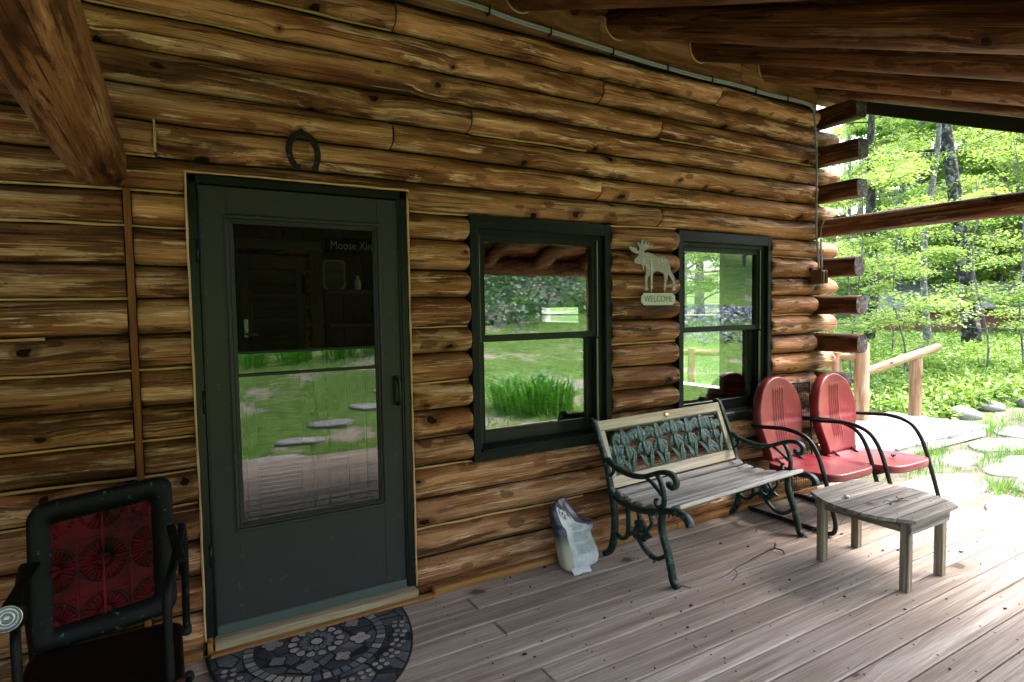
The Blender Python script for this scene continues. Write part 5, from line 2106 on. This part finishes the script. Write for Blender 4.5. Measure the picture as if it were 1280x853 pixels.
SS = [(.95, -3.85, .42, .26, .05, 'large stepping stone against the front edge of the deck, mirrored in the door glass'),
      (1.42, -4.75, .27, .19, .1, 'second stepping stone out from the deck, mirrored in the door glass'),
      (1.98, -5.55, .30, .20, .1, 'third stepping stone, in the middle of the lawn, mirrored in the door glass'),
      (2.75, -6.35, .30, .26, .1, 'fourth stepping stone, mirrored at the right of the door glass'),
      (3.45, -7.3, .30, .26, .1, 'farthest stepping stone, mirrored at the right edge of the door glass'),
      (5.4, -3.75, .5, .25, .1, 'pale slab by the strap-leaved clump, mirrored in the near window')]
for (a, b, c, d, e, lb) in SS:
    slab('stepping_stone', a, b, c, d, e, lb, 'stepping stones across the front lawn')


def boulder(x, y, s, lb, sq=.6):
    mb = MB()
    vs = []
    n, m_ = 14, 9
    for i in range(m_):
        for j in range(n):
            t, a = math.pi * i / (m_ - 1), 2 * math.pi * j / n
            d = V((math.sin(t) * math.cos(a), math.sin(t) * math.sin(a), math.cos(t)))
            f = s * (1 + .25 * nz(d.x * 1.5 + x, d.y * 1.5 + y, d.z * 1.5))
            vs.append((x + d.x * f, y + d.y * f, gz(x, y) + d.z * f * sq + s * .2))
    fs = [(i * n + j, i * n + (j + 1) % n, (i + 1) * n + (j + 1) % n, (i + 1) * n + j) for i in range(m_ - 1) for j in range(n)]
    mb.add(vs, fs, None, True)
    tag(mb.build('boulder', M['stone']), lb, 'rock', 'rocks edging the planted bank')


boulder(9.55, 1.02, .20, 'rounded grey boulder just past the end of the board walk')
boulder(10.3, .98, .17, 'pale rock behind the rounded grey boulder, at the foot of the plants')
boulder(10.9, .70, .20, 'rock farther right at the foot of the plants')


# ---- leaves and blades
def leafcloud(mb, pts, size, flat=.6, spread=1.0, fold=.25):
    for p in pts:
        s = size * rng.uniform(.6, 1.3)
        a = rng.random() * 6.283
        tilt = rng.gauss(0, flat)
        ca, sa = math.cos(a), math.sin(a)
        d = V((ca, sa, math.sin(tilt) - .15)).normalized()
        sd = V((-sa, ca, rng.gauss(0, flat * .7))).normalized()
        b = V(p)
        r_ = rng.random()
        up = d.cross(sd) * s * fold * .4
        vs = [b, b + d * s * .5 + sd * s * .33 + up, b + d * s, b + d * s * .5 - sd * s * .33 + up]
        mb.add(vs, [(0, 1, 2), (0, 2, 3)], [(q.x, q.y, r_) for q in vs])


def blades(mb, x, y, n, h, spread, wd, lean=.5):
    z = gz(x, y)
    for i in range(n):
        a = rng.random() * 6.283
        r_ = spread * math.sqrt(rng.random())
        bx, by = x + r_ * math.cos(a), y + r_ * math.sin(a)
        hh = h * rng.uniform(.5, 1.15)
        ln = lean * rng.uniform(.3, 1.2) * hh
        dx, dy = math.cos(a + rng.gauss(0, .6)), math.sin(a + rng.gauss(0, .6))
        px, py = -dy * wd, dx * wd
        q = rng.random()
        if wd > .006:
            vs = [(bx - px, by - py, z - .02), (bx + px, by + py, z - .02), (bx + dx * ln * .35 + px, by + dy * ln * .35 + py, z + hh * .7), (bx + dx * ln * .35 - px, by + dy * ln * .35 - py, z + hh * .7), (bx + dx * ln * 1.2, by + dy * ln * 1.2, z + hh * .85)]
            mb.add(vs, [(0, 1, 2, 3), (3, 2, 4)], [(p[0], p[1], q) for p in vs])
        else:
            vs = [(bx - px, by - py, z - .02), (bx + px, by + py, z - .02), (bx + dx * ln, by + dy * ln, z + hh)]
            mb.add(vs, [(0, 1, 2)], [(p[0], p[1], q) for p in vs])


# front lawn (mirrored in the glass) and tufts between the flagstones
mb = MB()
bare = lambda x, y: nz(x * .5, y * .5, 8.8) > .30 or (abs(x - 8.5) < 2.6 and abs(y + 9.6) < 1.3 and nz(x, y, 1) > -.3)
cnt = 0
while cnt < 9000:
    x, y = rng.uniform(-2, 15), -3.6 - 11 * rng.random() ** 1.3
    if bare(x, y) or any((x - s[0]) ** 2 / (s[2] * 1.1) ** 2 + (y - s[1]) ** 2 / (s[3] * 1.1) ** 2 < 1 for s in SS):
        cnt += .2
        continue
    blades(mb, x, y, 5, rng.uniform(.05, .13), .09, .004)
    cnt += 1
tufts = [(6.05, -.72, .12), (6.3, -.63, .14), (6.18, -.66, .10), (6.75, .20, .16), (6.9, .24, .15), (7.15, .30, .12), (7.3, -.16, .12), (7.55, -.14, .12), (7.0, -.22, .12), (7.8, -.2, .12), (7.9, -.22, .10), (6.6, -.98, .12), (7.6, -.75, .12), (8.7, -.25, .14), (8.7, .35, .14), (8.9, .55, .16), (9.3, .50, .15), (6.1, -1.3, .10), (6.0, -.13, .10), (6.4, -.1, .12), (6.25, .16, .14), (9.6, .1, .14), (8.0, -.9, .14), (9.9, .45, .18)]
for (x, y, h) in tufts:
    blades(mb, x, y, 110, h * 1.15, .19, .0045, .7)
for i in range(1300):
    x, y = rng.uniform(5.1, 10.8), rng.uniform(-2.2, .45)
    if any((x - q[0]) ** 2 / q[2] ** 2 + (y - q[1]) ** 2 / q[3] ** 2 < 1 for q in FL):
        continue
    blades(mb, x, y, 6, .07, .09, .0035, .8)
tag(mb.build('grass', M['grassblade'], fix=False), kind='stuff')

# planted bank to the right
mb = MB()
for i in range(3600):
    x = 8.6 + 11 * rng.random() ** .8
    lo, hi = -2.9 + x * .30, -2.9 + x * .68
    y = rng.uniform(lo, hi)
    if y < 1.1 + .12 * nz(x, 0, 0) - .18 * max(0, x - 10.5) or (x < 8.7 and y < 1.55):
        continue
    z = gz(x, y)
    h = rng.uniform(.12, .36)
    pts = []
    for k in range(13):
        a = rng.random() * 6.28
        r_ = .22 * math.sqrt(rng.random())
        pts.append((x + r_ * math.cos(a), y + r_ * math.sin(a), z + h * rng.uniform(.25, 1)))
    leafcloud(mb, pts, .105, .45)
    if rng.random() < .35:
        blades(mb, x, y, 6, h * 1.5, .15, .008, .7)
tag(mb.build('ground_plants', M['fern'], fix=False), kind='stuff')

# ivy bank in front of the porch (mirrored)
mb = MB()
pts = []
for i in range(26000):
    x = rng.uniform(1, 26)
    y = -14.2 - 13 * rng.random()
    if x > .84 * (3 - y):
        continue
    pts.append((x, y + .5 * nz(x * .6, y * .6, 2), gz(x, y) + .1 + .35 * rng.random() + .35 * nz(x * .8, y * .8, 5)))
leafcloud(mb, pts, .23, .9)
tag(mb.build('ivy_bank', M['ivy'], fix=False), kind='stuff')
# strap-leaved clumps
DL = [(5.15, -5.0, .66, 420, .85, 'large strap-leaved clump by the deck, mirrored in the near window'),
      (1.5, -10.6, .6, 110, .5, 'strap-leaved clump farthest left in the row along the lawn edge'),
      (2.5, -10.9, .6, 110, .5, 'second strap-leaved clump in the row along the lawn edge'),
      (3.5, -11.1, .6, 110, .5, 'third strap-leaved clump in the row along the lawn edge'),
      (4.5, -11.3, .55, 110, .5, 'fourth strap-leaved clump in the row along the lawn edge'),
      (5.6, -11.6, .6, 110, .5, 'last strap-leaved clump in the row along the lawn edge')]
for (x, y, h, n, sp_, lb) in DL:
    mb = MB()
    blades(mb, x, y, n, h, sp_ * .75, .012, .75)
    tag(mb.build('strap_leaf_plant', M['daylily'], fix=False), lb, 'plant', 'strap-leaved clumps in the front yard')
# crushed stone heap, mirrored in the far window
mb = MB()
for i in range(6500):
    x, y = rng.uniform(10, 24), rng.uniform(-13.5, -7.5)
    e = ((x - 17) / 6.5) ** 2 + ((y + 10.5) / 2.7) ** 2
    if e > 1 + .2 * nz(x, y):
        continue
    z = gz(x, y) + .45 * (1 - e)
    s = rng.uniform(.05, .13)
    r_ = rng.random()
    vs = [(x + s * rng.uniform(-1, 1), y + s * rng.uniform(-1, 1), z + s * rng.uniform(-.6, 1)) for q in range(4)]
    mb.add(vs, [(0, 1, 2), (0, 2, 3), (0, 3, 1), (1, 3, 2)], [(p[0], p[1], r_) for p in vs])
tag(mb.build('gravel', M['gravel'], fix=False), kind='stuff')


# ================================================================== trees
def tree_parts(seed, H, r0, lean, nb, spray, nleaf, lsize, zlo=.25, flat=.5, tall=1.0, bend=.25):
    """trunk with limbs, and a crown of leaf sprays hung along the limbs; local coordinates, foot at the origin"""
    rs = random.Random(seed)
    T, Cn = MB(), MB()
    n = 14
    path = []
    for i in range(n + 1):
        q = i / n
        path.append(V((lean[0] * q * H + bend * nz(q * 2.3, seed, 1), lean[1] * q * H + bend * nz(q * 2.3, seed, 7), -.2 + q * (H + .2))))
    T.tube(path, [r0 * (1.25 - .25 * min(1, i / 2)) * (1 - .62 * i / n) for i in range(n + 1)], 12)
    for b in range(nb):
        q = zlo + (1 - zlo) * (b + rs.random()) / nb
        i = min(n - 1, int(q * n))
        p0 = path[i].lerp(path[i + 1], q * n - i)
        az = b * 2.4 + rs.uniform(-.5, .5)
        ln = spray * (1.1 - .55 * q) * rs.uniform(.7, 1.25)
        rise = rs.uniform(.05, .45) * tall
        pts = []
        for k in range(7):
            t = k / 6
            pts.append(p0 + V((math.cos(az + .35 * nz(t * 2, b, seed)) * ln * t, math.sin(az + .35 * nz(t * 2, seed, b)) * ln * t, ln * rise * t - .12 * ln * t * t + .1 * nz(t * 4, b, 3))))
        T.tube(pts, [max(.006, r0 * .26 * (1 - q * .5) * (1 - .85 * k / 6)) for k in range(7)], 6)
        m = int(nleaf / nb)
        lp = []
        subs = [(pts[rs.randrange(2, 7)], rs.uniform(0, 6.28), ln * rs.uniform(.2, .45)) for _ in range(6)]
        for (sp0, sa, sl) in subs:
            e = sp0 + V((math.cos(sa) * sl, math.sin(sa) * sl, rs.uniform(-.08, .12)))
            T.tube([sp0, sp0.lerp(e, .5) + V((0, 0, .04)), e], [.010, .007, .004], 5)
            for _ in range(m // 6):
                t = rs.random()
                w = .13 + sl * .30 * math.sin(math.pi * min(1, t * .8 + .2))
                lp.append(sp0.lerp(e, t * 1.1) + V((rs.gauss(0, w * .6), rs.gauss(0, w * .6), rs.gauss(0, w * .20))))
        leafcloud(Cn, lp, lsize, flat)
    return T, Cn


def plant_tree(name, loc, T, Cn, bk_, lf, label, grp, rz=0.0, sc=1.0):
    root = empty(name, loc, rz)
    root.scale = (sc, sc, sc)
    tag(root, label, 'tree', grp)
    lpart(T, 'trunk', bk_, root)
    lpart(Cn, 'crown', lf, root, fix=False)
    return root


def at(px, py_dir, t):
    pass


# the big speckled trunk, leaning a little
T, Cn = tree_parts(5, 13, .185, (-.125, .073), 13, 3.8, 7500, .10, zlo=.34)
plant_tree('birch_tree', (17.6, 4.15, .2), T, Cn, M['barkgrey'], M['leaf2'], 'tall tree with a thick speckled grey trunk in front of the red shed', None, sc=1.0)
T, Cn = tree_parts(9, 9, .085, (.0, .01), 9, 2.6, 5000, .09, zlo=.42)
plant_tree('slim_tree', (16.4, 4.62, .2), T, Cn, M['barkpale'], M['leaf2'], 'slim grey trunked tree just left of the thick speckled trunk', None)
T, Cn = tree_parts(14, 11, .13, (-.01, -.012), 14, 3.0, 7000, .095, zlo=.16)
plant_tree('dark_tree', (17.2, 6.55, .2), T, Cn, M['barkdark'], M['leaf'], 'thin dark trunked tree near the cabin corner', None)
# young trees whose layered sprays hang in front of the trunks
SAP = [(11.2, 2.75, 3.4, 21, 'young tree with flat layered sprays standing above the handrail'),
       (12.6, 2.0, 3.6, 22, 'young tree with bright sprays in front of the thick trunk'),
       (10.6, 3.15, 4.2, 23, 'young tree with bright sprays nearest the cabin corner'),
       (13.6, 1.75, 4.4, 24, 'young tree at the right edge with sprays over the red shed'),
       (14.6, 4.6, 5.2, 25, 'young tree with loose sprays left of the slim trunk'),
       (12.2, 4.2, 4.6, 26, 'young tree with dense low sprays left of the handrail posts')]
for (x, y, h, sd, lb) in SAP:
    T, Cn = tree_parts(sd, h, .019, (rng.uniform(-.05, .05), rng.uniform(-.05, .05)), 9, 1.7, 4200, .066, zlo=.22, flat=.4, tall=.5)
    plant_tree('sapling', (x, y, gz(x, y)), T, Cn, M['barkpale'], M['leaf2'], lb, 'young trees by the handrail')
# woodland behind: three kinds, copied
proto = []
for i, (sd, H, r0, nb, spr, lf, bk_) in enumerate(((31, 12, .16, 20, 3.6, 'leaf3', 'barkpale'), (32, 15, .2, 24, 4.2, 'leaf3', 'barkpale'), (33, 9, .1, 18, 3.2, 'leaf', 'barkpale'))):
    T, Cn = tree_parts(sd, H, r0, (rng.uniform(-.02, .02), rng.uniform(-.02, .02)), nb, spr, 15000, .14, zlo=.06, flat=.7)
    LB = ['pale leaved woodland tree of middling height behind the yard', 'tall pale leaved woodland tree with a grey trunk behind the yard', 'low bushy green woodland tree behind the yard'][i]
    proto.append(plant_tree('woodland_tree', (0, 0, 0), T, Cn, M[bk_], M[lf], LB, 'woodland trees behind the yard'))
spots = []
for i in range(26):
    t = 25 + 28 * (i / 26) ** 1.0 + rng.uniform(-1.5, 1.5)
    k = .26 + .34 * ((i * .618) % 1)
    spots.append((t, -2.9 + t * k))
spots += [(22, 17), (27, 21.5), (19.5, 15.8), (17.5, 13.6), (28, 3.9), (30, 2.4), (33, 4), (36, 9)]
spots += [(26, -17.5), (30, -15.5), (22, -20), (38, -14), (44, -20), (34, -22), (50, -12), (28, -27), (42, -28), (20, -29), (12, -29), (56, -22), (36, -9), (48, -5), (4, -30), (-6, -26), (-14, -16), (-12, -8)]
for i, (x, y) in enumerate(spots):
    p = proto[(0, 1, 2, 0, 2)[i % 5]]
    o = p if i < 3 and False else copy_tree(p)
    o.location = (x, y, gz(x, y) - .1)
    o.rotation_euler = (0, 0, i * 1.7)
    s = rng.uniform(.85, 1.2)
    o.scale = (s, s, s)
for p, (x, y) in zip(proto, ((29, 11.5), (34, 13), (24.5, 9.4))):
    p.location = (x, y, gz(x, y) - .1)

# red-brown shed among the trees
shed = empty('shed', (26.5, 6.3, -1.0), R(-66))
tag(shed, 'red brown shed with a grey roof half hidden behind the trees', 'shed')
mb = MB()
for i in range(46):
    mb.box((-4.5 + .2 * i, -2.2, 1.15), (.19, .04, 2.5), b=.006)
mb.box((0, 0, 1.1), (9.1, 4.3, 2.4), b=.01)
lpart(mb, 'wall', M['shedred'], shed)
mb = MB()
for sg in (-1, 1):
    mb.box((0, sg * 1.35, 2.72), (9.6, 3.0, .08), Matrix.Rotation(-sg * R(17), 3, 'X'), b=.01)
lpart(mb, 'roof', M['shedroof'], shed)

# small well house mirrored at the left of the near window
wh = empty('well_house', (6.7, -13.0, gz(6.7, -13.0)), .5)
tag(wh, 'small pale gabled well house on the front lawn, mirrored in the near window', 'well house')
mb = MB()
for (x, y) in ((-.5, -.5), (.5, -.5), (-.5, .5), (.5, .5)):
    mb.box((x, y, .65), (.12, .12, 1.4), b=.01)
mb.box((0, 0, .35), (1.1, 1.1, .8), b=.02)
lpart(mb, 'wall', M['post'], wh)
mb = MB()
for sg in (-1, 1):
    mb.box((sg * .42, 0, 1.55), (1.05, 1.7, .07), Matrix.Rotation(sg * R(38), 3, 'Y'), b=.01)
lpart(mb, 'roof', M['shedroof'], wh)

# ================================================================== light, sky, camera
SUN_EL, SUN_AZ = 58, 118        # azimuth of the sun, degrees clockwise from +Y (into the wall)
w = bpy.data.worlds.new('World')
scene.world = w
w.use_nodes = True
nt = w.node_tree
nt.nodes.clear()
sky = nt.nodes.new('ShaderNodeTexSky')
sky.sky_type = 'NISHITA'
sky.sun_disc = False
sky.sun_elevation = R(SUN_EL)
sky.sun_rotation = R(SUN_AZ)
sky.air_density = 1.0
sky.dust_density = 5.0
sky.ozone_density = .6
bg = nt.nodes.new('ShaderNodeBackground')
bg.inputs[1].default_value = .15
ou = nt.nodes.new('ShaderNodeOutputWorld')
nt.links.new(sky.outputs[0], bg.inputs[0])
nt.links.new(bg.outputs[0], ou.inputs[0])
sd = bpy.data.lights.new('sun', 'SUN')
sd.energy = .75
sd.angle = R(40)
sd.color = (1, .965, .90)
so = bpy.data.objects.new('sun', sd)
col.objects.link(so)
a, e = R(SUN_AZ), R(SUN_EL)
d = V((math.sin(a) * math.cos(e), math.cos(a) * math.cos(e), math.sin(e)))
so.rotation_euler = (-d).to_track_quat('-Z', 'Y').to_euler()
so.location = (10, -10, 20)

yaw, pitch, roll = .5294987, -.0529695, -.0160562
cy, sy, cp, sp_ = math.cos(yaw), math.sin(yaw), math.cos(pitch), math.sin(pitch)
f = V((sy * cp, cy * cp, sp_))
r0 = V((cy, -sy, 0))
u0_ = r0.cross(f)
r_ = r0 * math.cos(roll) + u0_ * math.sin(roll)
u_ = -r0 * math.sin(roll) + u0_ * math.cos(roll)
cam = bpy.data.cameras.new('camera')
cam.sensor_width = 36
cam.lens = 744.04 / 1280 * 36
cam.clip_start = .02
cam.clip_end = 400
co = bpy.data.objects.new('camera', cam)
col.objects.link(co)
m = Matrix((r_, u_, -f)).transposed().to_4x4()
m.translation = V((0, -2.9, 1.48))
co.matrix_world = m
scene.camera = co

vs_ = scene.view_settings
vs_.view_transform = 'Standard'
vs_.look = 'None'
vs_.exposure = 3.25
vs_.gamma = 1.0
vs_.use_curve_mapping = False
scene.cycles.max_bounces = 10
scene.cycles.diffuse_bounces = 5
scene.cycles.glossy_bounces = 4
scene.cycles.transmission_bounces = 6
scene.cycles.transparent_max_bounces = 10
scene.cycles.use_denoising = True
try:
    scene.cycles.denoiser = 'OPENIMAGEDENOISE'
except Exception:
    pass
scene.cycles.sample_clamp_indirect = 8
scene.cycles.caustics_reflective = False
scene.cycles.caustics_refractive = False
